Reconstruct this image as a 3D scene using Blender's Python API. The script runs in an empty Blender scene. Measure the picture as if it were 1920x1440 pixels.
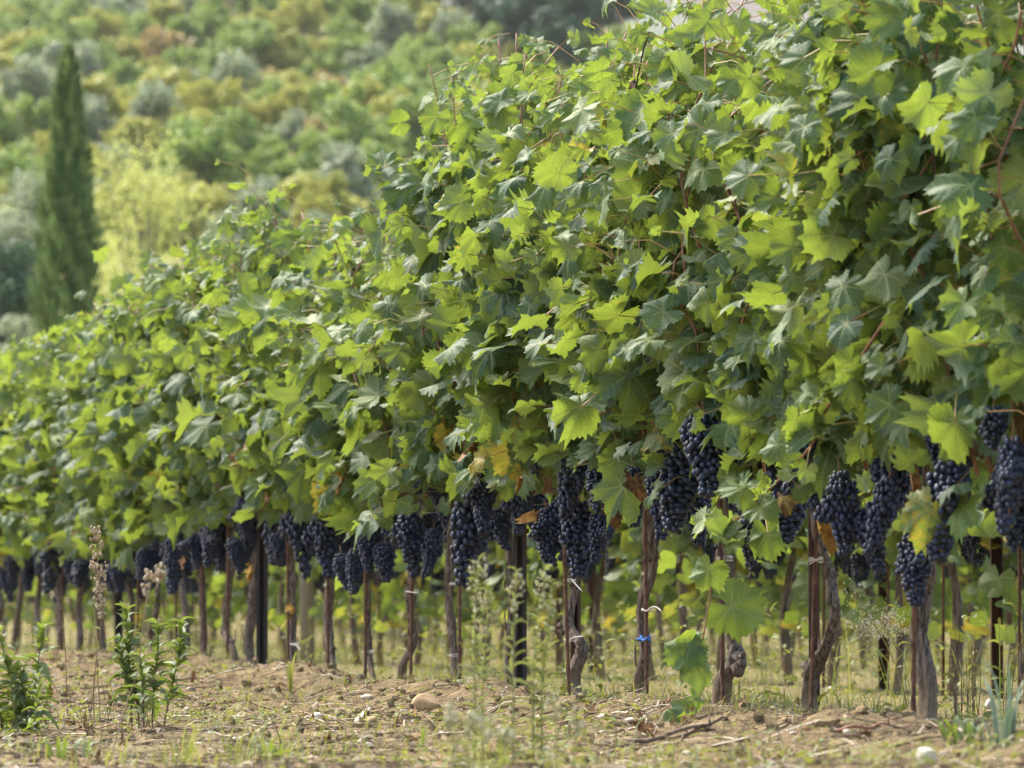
import bpy, math, random
import numpy as np
from mathutils import Vector

random.seed(7)
rng = np.random.default_rng(7)
R = math.radians
scene = bpy.context.scene
col = scene.collection

# ------------------------------------------------------------------ camera
FPX = 8200.0                       # focal length in pixels of a 1920 wide frame
CAMZ = 0.30
PITCH = math.atan(440.0 / FPX)
cam_d = bpy.data.cameras.new("camera")
cam = bpy.data.objects.new("camera", cam_d)
col.objects.link(cam)
cam_d.sensor_width = 36.0
cam_d.lens = FPX / 1920.0 * 36.0
cam_d.clip_start = 0.1
cam_d.clip_end = 4000.0
cam.location = (0, 0, CAMZ)
cam.rotation_euler = (R(90) + PITCH, 0, 0)
cam_d.dof.use_dof = True
cam_d.dof.focus_distance = 13.6
cam_d.dof.aperture_fstop = 6.2
scene.camera = cam

# ------------------------------------------------------------------ sky, sun, exposure
SUN_EL, SUN_AZ = R(52), R(-40)     # azimuth from +Y towards +X
world = bpy.data.worlds.new("World")
scene.world = world
world.use_nodes = True
wn = world.node_tree
bg = wn.nodes["Background"]
sky = wn.nodes.new("ShaderNodeTexSky")
sky.sky_type = 'NISHITA'
sky.sun_disc = False
sky.sun_elevation = SUN_EL
sky.sun_rotation = SUN_AZ
sky.air_density = 1.0
sky.dust_density = 5.0
wn.links.new(sky.outputs[0], bg.inputs[0])
bg.inputs[1].default_value = 0.15
sun_d = bpy.data.lights.new("sun", 'SUN')
sun = bpy.data.objects.new("sun", sun_d)
col.objects.link(sun)
sun_d.energy = 1.9
sun_d.angle = R(22)
sun_d.color = (1.0, 0.95, 0.87)
sdir = Vector((math.sin(SUN_AZ) * math.cos(SUN_EL), math.cos(SUN_AZ) * math.cos(SUN_EL), math.sin(SUN_EL)))
sun.rotation_euler = sdir.to_track_quat('Z', 'Y').to_euler()
sun.location = (-20, 20, 40)
scene.view_settings.view_transform = 'Standard'
scene.view_settings.look = 'None'
scene.view_settings.gamma = 1.0
scene.view_settings.exposure = 1.74
scene.render.resolution_x, scene.render.resolution_y = 1024, 768
scene.cycles.max_bounces = 8
scene.cycles.transparent_max_bounces = 4
scene.cycles.use_denoising = True
scene.cycles.denoiser = 'OPENIMAGEDENOISE'
scene.cycles.denoising_input_passes = 'RGB_ALBEDO_NORMAL'
scene.cycles.denoising_prefilter = 'NONE'

# ------------------------------------------------------------------ camera geometry helpers
CA, SA = math.cos(PITCH), math.sin(PITCH)
CAM = np.array([0, 0, CAMZ])

def ray(px, py):
    u, v = (px - 960) / FPX, (720 - py) / FPX
    return np.array([u, CA - v * SA, SA + v * CA])

def at_depth(px, py, y):
    r = ray(px, py)
    return CAM + r * (y / r[1])

D = np.array([-2130 * CA / FPX, 1.0, 0.0]); D /= np.linalg.norm(D)     # along the vine row
N = np.array([-D[1], D[0], 0.0])                                        # towards the camera's side
if N[1] > 0: N = -N
P0 = np.array([(1730 - 960) / FPX * 11.39, 11.39, 0.0])

def on_row(px, py, off=0.0):
    r = ray(px, py)
    k = (np.dot(P0, N) + off - np.dot(CAM, N)) / np.dot(r, N)
    return CAM + r * k

def row_t(p): return float(np.dot(np.asarray(p) - P0, D))
def row_p(t, off=0.0, z=0.0): return P0 + D * t + N * off + np.array([0, 0, z])
def to_px(p):
    q = np.asarray(p) - CAM
    f = q[..., 1] * CA + q[..., 2] * SA
    u = q[..., 2] * CA - q[..., 1] * SA
    return 960 + FPX * q[..., 0] / f, 720 - FPX * u / f

# ------------------------------------------------------------------ terrain
def vnoise(x, y, s, seed=0):
    x = np.asarray(x, float) / s + seed * 17.31; y = np.asarray(y, float) / s + seed * 9.77
    xi, yi = np.floor(x), np.floor(y)
    xf, yf = x - xi, y - yi
    def h(a, b):
        v = np.sin(a * 127.1 + b * 311.7 + seed * 74.7) * 43758.5453
        return v - np.floor(v)
    sx, sy = xf * xf * (3 - 2 * xf), yf * yf * (3 - 2 * yf)
    a = h(xi, yi) * (1 - sx) + h(xi + 1, yi) * sx
    b = h(xi, yi + 1) * (1 - sx) + h(xi + 1, yi + 1) * sx
    return a * (1 - sy) + b * sy - 0.5

def terrain(x, y):
    x = np.asarray(x, float); y = np.asarray(y, float)
    h = np.interp(y, [-60, 0, 48, 80, 120, 230, 420, 480, 700, 900],
                     [0, 0, 0, 1.2, 4.5, 18.0, 57.5, 66.5, 103, 138])
    far = np.clip((y - 60) / 150, 0, 1)
    h = h + far * (vnoise(x, y, 45, 1) * 6 + vnoise(x, y, 17, 2) * 1.6)
    near = np.clip((60 - y) / 30, 0, 1)
    lat = (x - P0[0]) * N[0] + (y - P0[1]) * N[1]        # distance from the row, + towards camera
    t = (x - P0[0]) * D[0] + (y - P0[1]) * D[1]
    berm = 0.05 * np.exp(-((lat - 0.28) / 0.22) ** 2) + 0.03 * np.exp(-((lat) / 0.5) ** 2) - 0.03
    berm = berm + 0.11 * np.clip((t - 5.2) / 3.0, 0, 1) * np.exp(-((lat - 0.75) / 0.55) ** 2)
    til = np.clip(1 - np.abs(lat - 0.4) / 1.6, 0.25, 1)
    d = berm + 0.05 * vnoise(x, y, 0.9, 3) + til * (0.070 * vnoise(x, y, 0.27, 4) + 0.050 * vnoise(x, y, 0.11, 5) + 0.026 * vnoise(x, y, 0.05, 6))
    d = d + 0.03 * np.clip(vnoise(x, y, 0.18, 8), 0, 1) * til
    return h + near * d

def gz(x, y): return float(terrain(x, y))

def on_ground(px, py):
    r = ray(px, py)
    k = 4.0
    for i in range(4000):
        p = CAM + r * k
        if p[2] <= gz(p[0], p[1]): break
        k += 0.01
    return p

# ------------------------------------------------------------------ node helpers
def mat(name):
    m = bpy.data.materials.new(name); m.use_nodes = True
    nt = m.node_tree
    for n in list(nt.nodes): nt.nodes.remove(n)
    return m, nt

class G:
    def __init__(s, nt): s.nt = nt
    def n(s, t, **kw):
        nd = s.nt.nodes.new(t)
        for k, v in kw.items(): setattr(nd, k, v)
        return nd
    def put(s, sock, v):
        if hasattr(v, 'is_output'): s.nt.links.new(v, sock)
        elif isinstance(v, (tuple, list)) and len(v) == 3 and sock.type == 'RGBA': sock.default_value = (*v, 1)
        else: sock.default_value = v
    def m(s, op, a, b=0.0, c=0.0, clamp=False):
        nd = s.n('ShaderNodeMath', operation=op, use_clamp=clamp)
        s.put(nd.inputs[0], a); s.put(nd.inputs[1], b); s.put(nd.inputs[2], c)
        return nd.outputs[0]
    def mix(s, f, a, b):
        nd = s.n('ShaderNodeMix', data_type='RGBA')
        s.put(nd.inputs[0], f); s.put(nd.inputs[6], a); s.put(nd.inputs[7], b)
        return nd.outputs[2]
    def ss(s, v, lo, hi, a=0.0, b=1.0):
        nd = s.n('ShaderNodeMapRange', interpolation_type='SMOOTHSTEP')
        s.put(nd.inputs[0], v); s.put(nd.inputs[1], lo); s.put(nd.inputs[2], hi); s.put(nd.inputs[3], a); s.put(nd.inputs[4], b)
        return nd.outputs[0]
    def noise(s, scale, vec=None, detail=3.0, rough=0.55):
        nd = s.n('ShaderNodeTexNoise')
        nd.inputs['Scale'].default_value = scale; nd.inputs['Detail'].default_value = detail; nd.inputs['Roughness'].default_value = rough
        if vec is not None: s.nt.links.new(vec, nd.inputs['Vector'])
        return nd.outputs[0]
    def attr(s, name):
        return s.n('ShaderNodeAttribute', attribute_name=name)
    def sep(s, v):
        nd = s.n('ShaderNodeSeparateXYZ'); s.nt.links.new(v, nd.inputs[0]); return nd.outputs
    def pos(s):
        return s.n('ShaderNodeNewGeometry').outputs['Position']
    def obj(s):
        return s.n('ShaderNodeTexCoord').outputs['Object']
    def scalev(s, v, sc):
        nd = s.n('ShaderNodeMapping'); s.nt.links.new(v, nd.inputs[0]); nd.inputs['Scale'].default_value = sc; return nd.outputs[0]
    def bump(s, h, strength, dist):
        nd = s.n('ShaderNodeBump'); nd.inputs['Strength'].default_value = strength; nd.inputs['Distance'].default_value = dist
        s.nt.links.new(h, nd.inputs['Height']); return nd.outputs[0]
    def pri(s, base, rough=0.6, spec=0.5, normal=None, metal=0.0):
        nd = s.n('ShaderNodeBsdfPrincipled')
        s.put(nd.inputs['Base Color'], base); s.put(nd.inputs['Roughness'], rough)
        s.put(nd.inputs['Specular IOR Level'], spec); s.put(nd.inputs['Metallic'], metal)
        if normal is not None: s.nt.links.new(normal, nd.inputs['Normal'])
        return nd.outputs[0]
    def out(s, sh):
        o = s.n('ShaderNodeOutputMaterial'); s.nt.links.new(sh, o.inputs[0])

# ------------------------------------------------------------------ materials
def leaf_material(name, upper_a, upper_b, under, trans, trans_f=0.38, veins=True, yellow=(0.36, 0.30, 0.045), brown=(0.20, 0.09, 0.025), spec=0.32):
    m, nt = mat(name); g = G(nt)
    ti = g.attr('tint'); tr, tg, tb = g.sep(ti.outputs['Color'])[:3]
    geo = g.n('ShaderNodeNewGeometry')
    c = g.mix(tr, upper_a, upper_b)
    un = g.mix(g.m('MULTIPLY', tb, 0.6), under, tuple(k * 0.72 for k in under))
    tc = g.mix(tr, tuple(k * 0.8 for k in trans), trans)
    if veins:
        ve = g.attr('vein'); a, l, _ = g.sep(ve.outputs['Vector'])[:3]
        w = g.m('MULTIPLY_ADD', l, -0.026, 0.050)
        v1 = g.ss(a, g.m('MULTIPLY', w, 0.45), w, 1, 0)
        f = g.m('FRACT', g.m('MULTIPLY', g.m('SUBTRACT', l, g.m('MULTIPLY', a, 0.75)), 6.5))
        v2 = g.ss(g.m('ABSOLUTE', g.m('SUBTRACT', f, 0.5)), 0.0, 0.13, 0.80, 0)
        v = g.m('MAXIMUM', v1, v2)
        c = g.mix(g.m('MULTIPLY', v, 0.8), c, (0.32, 0.37, 0.14))
        un = g.mix(g.m('MULTIPLY', v, 0.85), un, (0.42, 0.46, 0.22))
        tc = g.mix(g.m('MULTIPLY', v, 0.55), tc, (0.14, 0.18, 0.03))
        nz = g.noise(55, g.pos(), 4)
        # age: yellowing between the veins, browning at the rim
        edge = g.m('ADD', g.m('MULTIPLY', a, 1.2), g.m('MULTIPLY', nz, 0.7))
        ya = g.ss(g.m('ADD', tg, g.m('MULTIPLY', g.m('SUBTRACT', nz, 0.5), 0.9)), 0.55, 0.85)
        c = g.mix(ya, c, yellow); un = g.mix(ya, un, tuple(k * 0.8 for k in yellow)); tc = g.mix(ya, tc, (0.44, 0.37, 0.05))
        br = g.ss(g.m('ADD', g.m('MULTIPLY', edge, 0.5), tg), 1.12, 1.32)
        c = g.mix(br, c, brown); un = g.mix(br, un, brown); tc = g.mix(br, tc, tuple(k * 0.9 for k in brown))
        # dusty patches and specks
        sp = g.ss(g.noise(210, g.pos(), 2), 0.64, 0.71)
        c = g.mix(g.m('MULTIPLY', sp, g.m('MULTIPLY_ADD', tb, 0.7, 0.1)), c, (0.11, 0.07, 0.03))
        tc = g.mix(g.m('MULTIPLY', sp, g.m('MULTIPLY', tb, 0.8)), tc, (0.10, 0.06, 0.02))
        du = g.ss(g.noise(24, g.pos(), 3), 0.45, 0.75)
        c = g.mix(g.m('MULTIPLY', du, 0.14), c, (0.20, 0.24, 0.21))
        bh = g.m('ADD', g.m('MULTIPLY', v, -0.5), g.m('MULTIPLY', g.noise(140, g.pos(), 2), 0.8))
        nrm = g.bump(bh, 0.5, 0.004)
        rough = g.m('MULTIPLY_ADD', du, 0.2, 0.50)
    else:
        nrm = None; rough = 0.6
    base = g.mix(geo.outputs['Backfacing'], c, un)
    p = g.pri(base, rough, spec, nrm)
    t = g.n('ShaderNodeBsdfTranslucent'); g.put(t.inputs[0], tc)
    if nrm is not None: nt.links.new(nrm, t.inputs['Normal'])
    mx = g.n('ShaderNodeMixShader'); mx.inputs[0].default_value = trans_f
    nt.links.new(p, mx.inputs[1]); nt.links.new(t.outputs[0], mx.inputs[2])
    g.out(mx.outputs[0])
    return m

M = {}
M['vine_leaf'] = leaf_material('vine leaf', (0.038, 0.098, 0.066), (0.080, 0.158, 0.038), (0.205, 0.275, 0.12), (0.30, 0.41, 0.045), 0.38)
M['weed_leaf'] = leaf_material('weed leaf', (0.105, 0.165, 0.055), (0.18, 0.225, 0.07), (0.17, 0.22, 0.11), (0.26, 0.36, 0.04), 0.32, veins=False)
M['pale_weed'] = leaf_material('pale weed leaf', (0.17, 0.22, 0.085), (0.22, 0.26, 0.09), (0.26, 0.30, 0.15), (0.36, 0.42, 0.10), 0.32, veins=False)
M['grass'] = leaf_material('grass blade', (0.10, 0.15, 0.03), (0.34, 0.29, 0.13), (0.16, 0.20, 0.06), (0.30, 0.34, 0.05), 0.35, veins=False)
M['blue_grass'] = leaf_material('glaucous blade', (0.10, 0.17, 0.13), (0.14, 0.22, 0.15), (0.14, 0.2, 0.14), (0.2, 0.3, 0.12), 0.25, veins=False)
def tree_leaf(name, a, b, tf=0.2): 
    return leaf_material(name, a, b, tuple((p + q) / 2 for p, q in zip(a, b)), tuple(min(1, k * 2.2) for k in b), tf, veins=False, spec=0.25)
M['t_yellow'] = tree_leaf('yellowing oak leaves', (0.22, 0.25, 0.045), (0.36, 0.36, 0.075))
M['t_green'] = tree_leaf('mid green leaves', (0.14, 0.22, 0.045), (0.23, 0.31, 0.065))
M['t_olive'] = tree_leaf('olive leaves', (0.17, 0.215, 0.115), (0.26, 0.305, 0.175))
M['t_rust'] = tree_leaf('rusty leaves', (0.22, 0.17, 0.06), (0.32, 0.24, 0.085))
M['t_dark'] = tree_leaf('dark conifer needles', (0.026, 0.070, 0.034), (0.06, 0.120, 0.050), 0.1)
M['t_cypress'] = tree_leaf('cypress sprays', (0.055, 0.115, 0.030), (0.19, 0.27, 0.08), 0.12)
M['t_lemon'] = tree_leaf('lemon green leaves', (0.25, 0.30, 0.07), (0.37, 0.40, 0.12), 0.3)

def simple(name, c1, c2, scale, rough=0.7, spec=0.3, stretch=(1, 1, 1), bump=0.0, bdist=0.01, tint=False, world=True, lo=0.35, hi=0.65):
    m, nt = mat(name); g = G(nt)
    v = g.scalev(g.pos() if world else g.obj(), stretch)
    nz = g.noise(scale, v, 5, 0.6)
    c = g.mix(g.ss(nz, lo, hi), c1, c2)
    if tint:
        tr, tg, tb = g.sep(g.attr('tint').outputs['Color'])[:3]
        c = g.mix(g.m('MULTIPLY', tr, 0.5), c, tuple(k * 0.45 for k in c1))
    nrm = g.bump(nz, bump, bdist) if bump else None
    g.out(g.pri(c, rough, spec, nrm)); return m

def bark_material():
    m, nt = mat('shredding vine bark'); g = G(nt)
    p = g.pos(); z = g.sep(p)[2]
    v = g.scalev(p, (1, 1, 0.10))
    n1 = g.noise(130, v, 6, 0.65); n2 = g.noise(420, v, 3); n3 = g.noise(9, p, 2)
    c = g.mix(g.ss(n1, 0.36, 0.62), (0.060, 0.042, 0.032), (0.33, 0.265, 0.205))
    c = g.mix(g.m('MULTIPLY', g.ss(n3, 0.45, 0.7), 0.55), c, (0.15, 0.095, 0.06))
    # soil splashed on the foot of the trunk
    s = g.ss(g.m('ADD', z, g.m('MULTIPLY', n3, 0.12)), 0.10, 0.24, 0.85, 0)
    c = g.mix(s, c, g.mix(g.ss(n2, 0.4, 0.6), (0.24, 0.175, 0.10), (0.32, 0.24, 0.15)))
    h = g.m('ADD', g.m('MULTIPLY', n1, 1.0), g.m('MULTIPLY', n2, 0.4))
    g.out(g.pri(c, 0.85, 0.2, g.bump(h, 1.0, 0.012))); return m
M['bark'] = bark_material()
M['tree_bark'] = simple('tree bark', (0.10, 0.08, 0.06), (0.22, 0.18, 0.14), 6, 0.9, 0.2, (1, 1, 0.2))
M['shoot'] = simple('ripened shoot bark', (0.20, 0.085, 0.045), (0.33, 0.17, 0.085), 40, 0.5, 0.4, (1, 1, 0.15), 0.3, 0.002)
M['dead_shoot'] = simple('dead dry shoot', (0.045, 0.028, 0.022), (0.10, 0.06, 0.04), 60, 0.8, 0.2)
M['petiole'] = simple('petiole', (0.28, 0.27, 0.06), (0.40, 0.20, 0.08), 9, 0.5, 0.4)
M['stem_green'] = simple('weed stem', (0.20, 0.22, 0.08), (0.28, 0.22, 0.10), 20, 0.6, 0.3)
M['stem_dry'] = simple('dry stem', (0.20, 0.14, 0.08), (0.38, 0.29, 0.18), 30, 0.8, 0.2, (1, 1, 0.3))
M['stem_dark'] = simple('dark dry stem', (0.07, 0.045, 0.03), (0.14, 0.09, 0.06), 30, 0.8, 0.2)
M['seed'] = simple('dry seed fluff', (0.30, 0.23, 0.14), (0.52, 0.43, 0.30), 80, 0.9, 0.1)
M['pale_seed'] = simple('pale flower fluff', (0.40, 0.38, 0.20), (0.55, 0.52, 0.34), 60, 0.9, 0.1)
M['white_flower'] = simple('tiny white flowers', (0.5, 0.52, 0.42), (0.68, 0.68, 0.6), 60, 0.8, 0.1)
M['withered'] = simple('withered leaf', (0.13, 0.06, 0.025), (0.36, 0.21, 0.09), 38, 0.75, 0.25, (1, 1, 1), 0.5, 0.006)
M['withered_gold'] = simple('golden withered leaf', (0.40, 0.25, 0.03), (0.26, 0.12, 0.03), 30, 0.7, 0.25, (1, 1, 1), 0.5, 0.006)
M['cut_cane'] = simple('cut cane on the ground', (0.10, 0.07, 0.05), (0.24, 0.17, 0.12), 50, 0.8, 0.2)
M['pale_stick'] = simple('bleached stick', (0.40, 0.34, 0.25), (0.55, 0.48, 0.38), 40, 0.8, 0.2)
M['rebar'] = simple('rusty ribbed iron', (0.085, 0.042, 0.028), (0.19, 0.095, 0.055), 90, 0.8, 0.3, (1, 1, 0.4), 0.4, 0.002)
M['post_steel'] = simple('dark weathered steel', (0.020, 0.015, 0.014), (0.055, 0.036, 0.030), 14, 0.55, 0.4, (1, 1, 0.15), 0.2, 0.002)
M['post_rust'] = simple('rusty steel', (0.055, 0.028, 0.020), (0.12, 0.055, 0.035), 20, 0.75, 0.3, (1, 1, 0.2), 0.2, 0.002)
M['post_wood'] = simple('weathered grey wood', (0.20, 0.19, 0.18), (0.36, 0.34, 0.31), 30, 0.85, 0.2, (1, 1, 0.05), 0.5, 0.004)
M['wire'] = simple('galvanised wire', (0.20, 0.20, 0.20), (0.32, 0.31, 0.30), 30, 0.45, 0.5)
M['tie_white'] = simple('white tube tie', (0.46, 0.43, 0.35), (0.60, 0.57, 0.49), 60, 0.5, 0.4)
M['tie_blue'] = simple('blue twine', (0.03, 0.14, 0.42), (0.06, 0.22, 0.55), 90, 0.6, 0.3)
M['stone'] = simple('limestone', (0.34, 0.27, 0.18), (0.60, 0.53, 0.42), 22, 0.85, 0.25, (1, 1, 1), 0.4, 0.01)
M['pale_stone'] = simple('pale limestone', (0.40, 0.35, 0.27), (0.58, 0.52, 0.43), 22, 0.85, 0.25, (1, 1, 1), 0.4, 0.01)
M['brown_stone'] = simple('ochre stone', (0.30, 0.20, 0.10), (0.46, 0.34, 0.19), 26, 0.85, 0.25, (1, 1, 1), 0.5, 0.01)
M['clod'] = simple('soil clod', (0.125, 0.092, 0.05), (0.28, 0.215, 0.115), 40, 0.95, 0.1, (1, 1, 1), 0.6, 0.01)

def grape_material():
    m, nt = mat('bloomed black grape'); g = G(nt)
    tr, tg, tb = g.sep(g.attr('tint').outputs['Color'])[:3]
    n1 = g.noise(70, g.obj(), 4, 0.6); n2 = g.noise(260, g.obj(), 2)
    skin = g.mix(tr, (0.005, 0.006, 0.013), (0.010, 0.007, 0.015))
    bl = g.m('MULTIPLY', g.ss(g.m('ADD', g.m('MULTIPLY', n1, 0.75), g.m('MULTIPLY', n2, 0.25)), 0.33, 0.62), g.m('MULTIPLY_ADD', tg, 0.55, 0.42))
    c = g.mix(bl, skin, (0.036, 0.062, 0.128))
    rough = g.m('MULTIPLY_ADD', bl, 0.25, 0.30)
    g.out(g.pri(c, rough, 0.45)); return m
M['grape'] = grape_material()

def ground_material():
    m, nt = mat('tilled soil and far slopes'); g = G(nt)
    p = g.pos(); x, y, z = g.sep(p)[:3]
    n1 = g.noise(2.2, p, 6, 0.6); n2 = g.noise(26, p, 5, 0.65); n3 = g.noise(120, p, 3); n4 = g.noise(0.5, p, 3)
    soil = g.mix(g.ss(n2, 0.33, 0.66), (0.125, 0.092, 0.048), (0.27, 0.208, 0.110))
    soil = g.mix(g.m('MULTIPLY', g.ss(n1, 0.48, 0.68), 0.5), soil, (0.19, 0.135, 0.085))
    soil = g.mix(g.m('MULTIPLY', g.ss(n3, 0.62, 0.75), 0.5), soil, (0.54, 0.46, 0.33))
    soil = g.mix(g.m('MULTIPLY', g.ss(g.noise(60, p, 4), 0.52, 0.66), 0.75), soil, (0.095, 0.068, 0.04))
    # lateral distance from the row: herbs begin behind it
    lat = g.m('ADD', g.m('MULTIPLY', g.m('SUBTRACT', x, float(P0[0])), float(N[0])), g.m('MULTIPLY', g.m('SUBTRACT', y, float(P0[1])), float(N[1])))
    herb = g.mix(g.ss(n2, 0.35, 0.65), (0.15, 0.145, 0.05), (0.28, 0.225, 0.12))
    fh = g.m('MULTIPLY', g.ss(g.m('ADD', lat, g.m('MULTIPLY', n1, 1.0)), 0.15, -0.6), g.ss(n1, 0.36, 0.60))
    c = g.mix(fh, soil, herb)
    far = g.mix(g.ss(n4, 0.4, 0.6), (0.15, 0.15, 0.055), (0.26, 0.21, 0.11))
    c = g.mix(g.ss(y, 48, 75), c, far)
    forest = g.mix(g.ss(n4, 0.4, 0.6), (0.11, 0.14, 0.038), (0.20, 0.20, 0.06))
    c = g.mix(g.ss(y, 150, 220), c, forest)
    # the open field on the right and over the brow, with thin rows of young vines
    ratio = g.m('DIVIDE', x, g.m('MAXIMUM', y, 1.0))
    isf = g.m('MAXIMUM', g.ss(y, 436, 446), g.m('MULTIPLY', g.ss(ratio, 0.028, 0.034), g.ss(y, 180, 240)))
    st = g.m('SINE', g.m('MULTIPLY', g.m('ADD', x, g.m('MULTIPLY', y, 0.35)), 2.6))
    field = g.mix(g.ss(st, 0.1, 0.8), (0.17, 0.145, 0.135), (0.11, 0.12, 0.085))
    band = g.ss(g.noise(0.03, p, 2), 0.48, 0.54)
    field = g.mix(g.m('MULTIPLY', band, 0.6), field, (0.13, 0.18, 0.12))
    c = g.mix(isf, c, field)
    h = g.m('ADD', n2, g.m('MULTIPLY', n3, 0.4))
    g.out(g.pri(c, 0.95, 0.1, g.bump(h, 0.9, 0.03))); return m
M['ground'] = ground_material()

# ------------------------------------------------------------------ mesh builder
class MB:
    def __init__(s): s.v = []; s.t = []; s.q = []; s.mt = []; s.mq = []; s.tint = []; s.vein = []; s.n = 0
    def add(s, v, tris=None, quads=None, mi=0, tint=None, vein=None):
        v = np.asarray(v, float).reshape(-1, 3); k = len(v)
        if k == 0: return
        s.v.append(v)
        if tris is not None and len(tris):
            tr = np.asarray(tris, int).reshape(-1, 3); s.t.append(tr + s.n); s.mt.append(np.full(len(tr), mi))
        if quads is not None and len(quads):
            qd = np.asarray(quads, int).reshape(-1, 4); s.q.append(qd + s.n); s.mq.append(np.full(len(qd), mi))
        ti = np.zeros((k, 4)); ti[:, 3] = 1; ti[:, :3] = 0.5
        if tint is not None: ti[:, :3] = tint
        s.tint.append(ti)
        ve = np.zeros((k, 3)); ve[:, 0] = 1.0
        if vein is not None: ve[:] = vein
        s.vein.append(ve); s.n += k
    def tube(s, pts, rad, sides=6, mi=0, rough=0.0, twist=0.0, cap=True, seed=0, tint=None):
        pts = np.asarray(pts, float); rad = np.broadcast_to(np.asarray(rad, float), (len(pts),))
        n = len(pts); tan = np.gradient(pts, axis=0); tan /= np.linalg.norm(tan, axis=1)[:, None] + 1e-9
        ref = np.array([0.3, 0.9, 0.1]) if abs(tan[0][2]) > 0.6 else np.array([0, 0, 1.0])
        a = np.cross(tan, ref); a /= np.linalg.norm(a, axis=1)[:, None] + 1e-9
        b = np.cross(tan, a)
        th = np.arange(sides) / sides * 2 * np.pi
        rr = rad[:, None] * np.ones((1, sides))
        ang = th[None, :] + twist * np.arange(n)[:, None] / max(n - 1, 1)
        if rough:
            i = np.arange(n)[:, None]; r2 = np.random.default_rng(seed + 11)
            ph = r2.uniform(0, 6.28, 4)
            rid = np.sin(3 * th + ph[0]) * 0.5 + np.sin(5 * th + ph[1]) * 0.5 + r2.normal(0, 0.5, sides)
            rr = rr * (1 + rough * (rid[None, :] * 0.6 + 0.5 * np.sin(i * 0.7 + ph[2]) + r2.normal(0, 0.35, (n, sides))))
        v = pts[:, None, :] + rr[..., None] * (np.cos(ang)[..., None] * a[:, None, :] + np.sin(ang)[..., None] * b[:, None, :])
        idx = np.arange(n * sides).reshape(n, sides)
        q = np.stack([idx[:-1], np.roll(idx[:-1], -1, 1), np.roll(idx[1:], -1, 1), idx[1:]], -1).reshape(-1, 4)
        v = v.reshape(-1, 3); tr = []
        if cap:
            k = len(v); v = np.vstack([v, pts[0], pts[-1]])
            for j in range(sides):
                tr.append((k, idx[0, (j + 1) % sides], idx[0, j])); tr.append((k + 1, idx[-1, j], idx[-1, (j + 1) % sides]))
        s.add(v, tr, q, mi, tint)
    def box(s, c, size, mi=0, yaw=0.0):
        sx, sy, sz = [k / 2 for k in size]
        v = np.array([[a, b, d] for d in (-sz, sz) for a, b in ((-sx, -sy), (sx, -sy), (sx, sy), (-sx, sy))])
        cy, sn = math.cos(yaw), math.sin(yaw)
        v = v @ np.array([[cy, sn, 0], [-sn, cy, 0], [0, 0, 1]]) + np.asarray(c)
        s.add(v, None, [(3, 2, 1, 0), (4, 5, 6, 7), (0, 1, 5, 4), (1, 2, 6, 5), (2, 3, 7, 6), (3, 0, 4, 7)], mi)
    def mesh(s, name, mats, origin=(0, 0, 0), smooth=True):
        v = np.vstack(s.v) - np.asarray(origin)
        t = np.vstack(s.t) if s.t else np.zeros((0, 3), int); q = np.vstack(s.q) if s.q else np.zeros((0, 4), int)
        me = bpy.data.meshes.new(name)
        me.vertices.add(len(v)); me.vertices.foreach_set('co', v.ravel())
        nl = t.size + q.size
        me.loops.add(nl); me.loops.foreach_set('vertex_index', np.concatenate([t.ravel(), q.ravel()]))
        npoly = len(t) + len(q)
        me.polygons.add(npoly)
        st = np.concatenate([np.arange(len(t)) * 3, t.size + np.arange(len(q)) * 4])
        me.polygons.foreach_set('loop_start', st)
        mi = np.concatenate([np.concatenate(s.mt) if s.mt else np.zeros(0, int), np.concatenate(s.mq) if s.mq else np.zeros(0, int)])
        for m_ in mats: me.materials.append(m_)
        me.polygons.foreach_set('material_index', mi.astype(np.int32))
        me.polygons.foreach_set('use_smooth', np.full(npoly, smooth))
        a = me.attributes.new('tint', 'FLOAT_COLOR', 'POINT'); a.data.foreach_set('color', np.vstack(s.tint).ravel())
        a = me.attributes.new('vein', 'FLOAT_VECTOR', 'POINT'); a.data.foreach_set('vector', np.vstack(s.vein).ravel())
        me.update(calc_edges=True); me.validate()
        return me

def link(name, me, parent=None, loc=(0, 0, 0)):
    o = bpy.data.objects.new(name, me); o.location = loc
    col.objects.link(o)
    if parent is not None: o.parent = parent
    return o
def part(name, mb, mats, root, smooth=True, base=None):
    return link(name, mb.mesh(name, mats, base if base is not None else root.location, smooth), root)
def tag(o, label, cat, group=None, kind=None):
    if label: o['label'] = label
    if cat: o['category'] = cat
    if group: o['group'] = group
    if kind: o['kind'] = kind
    return o
def empty(name, loc, label, cat, group=None):
    o = bpy.data.objects.new(name, None); o.empty_display_size = 0.1; o.location = loc; col.objects.link(o)
    return tag(o, label, cat, group)
def solo(name, mb, mats, loc, label, cat, group=None, smooth=True):
    o = link(name, mb.mesh(name, mats, loc, smooth), None, loc)
    return tag(o, label, cat, group)
def structure(name, mb, mats):
    o = link(name, mb.mesh(name, mats)); o['kind'] = 'structure'; return o
def stuff(name, mb, mats, label, cat, smooth=True):
    o = link(name, mb.mesh(name, mats, smooth=smooth)); return tag(o, label, cat, None, 'stuff')
def copy_tree(o, loc, label=None, group=None, rz=0.0, sc=1.0):
    r = o.copy(); col.objects.link(r); r.location = loc; r.rotation_euler = (0, 0, rz); r.scale = (sc, sc, sc)
    if label: r['label'] = label
    if group: r['group'] = group
    for ch in o.children:
        c = ch.copy(); col.objects.link(c); c.parent = r
    return r

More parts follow.
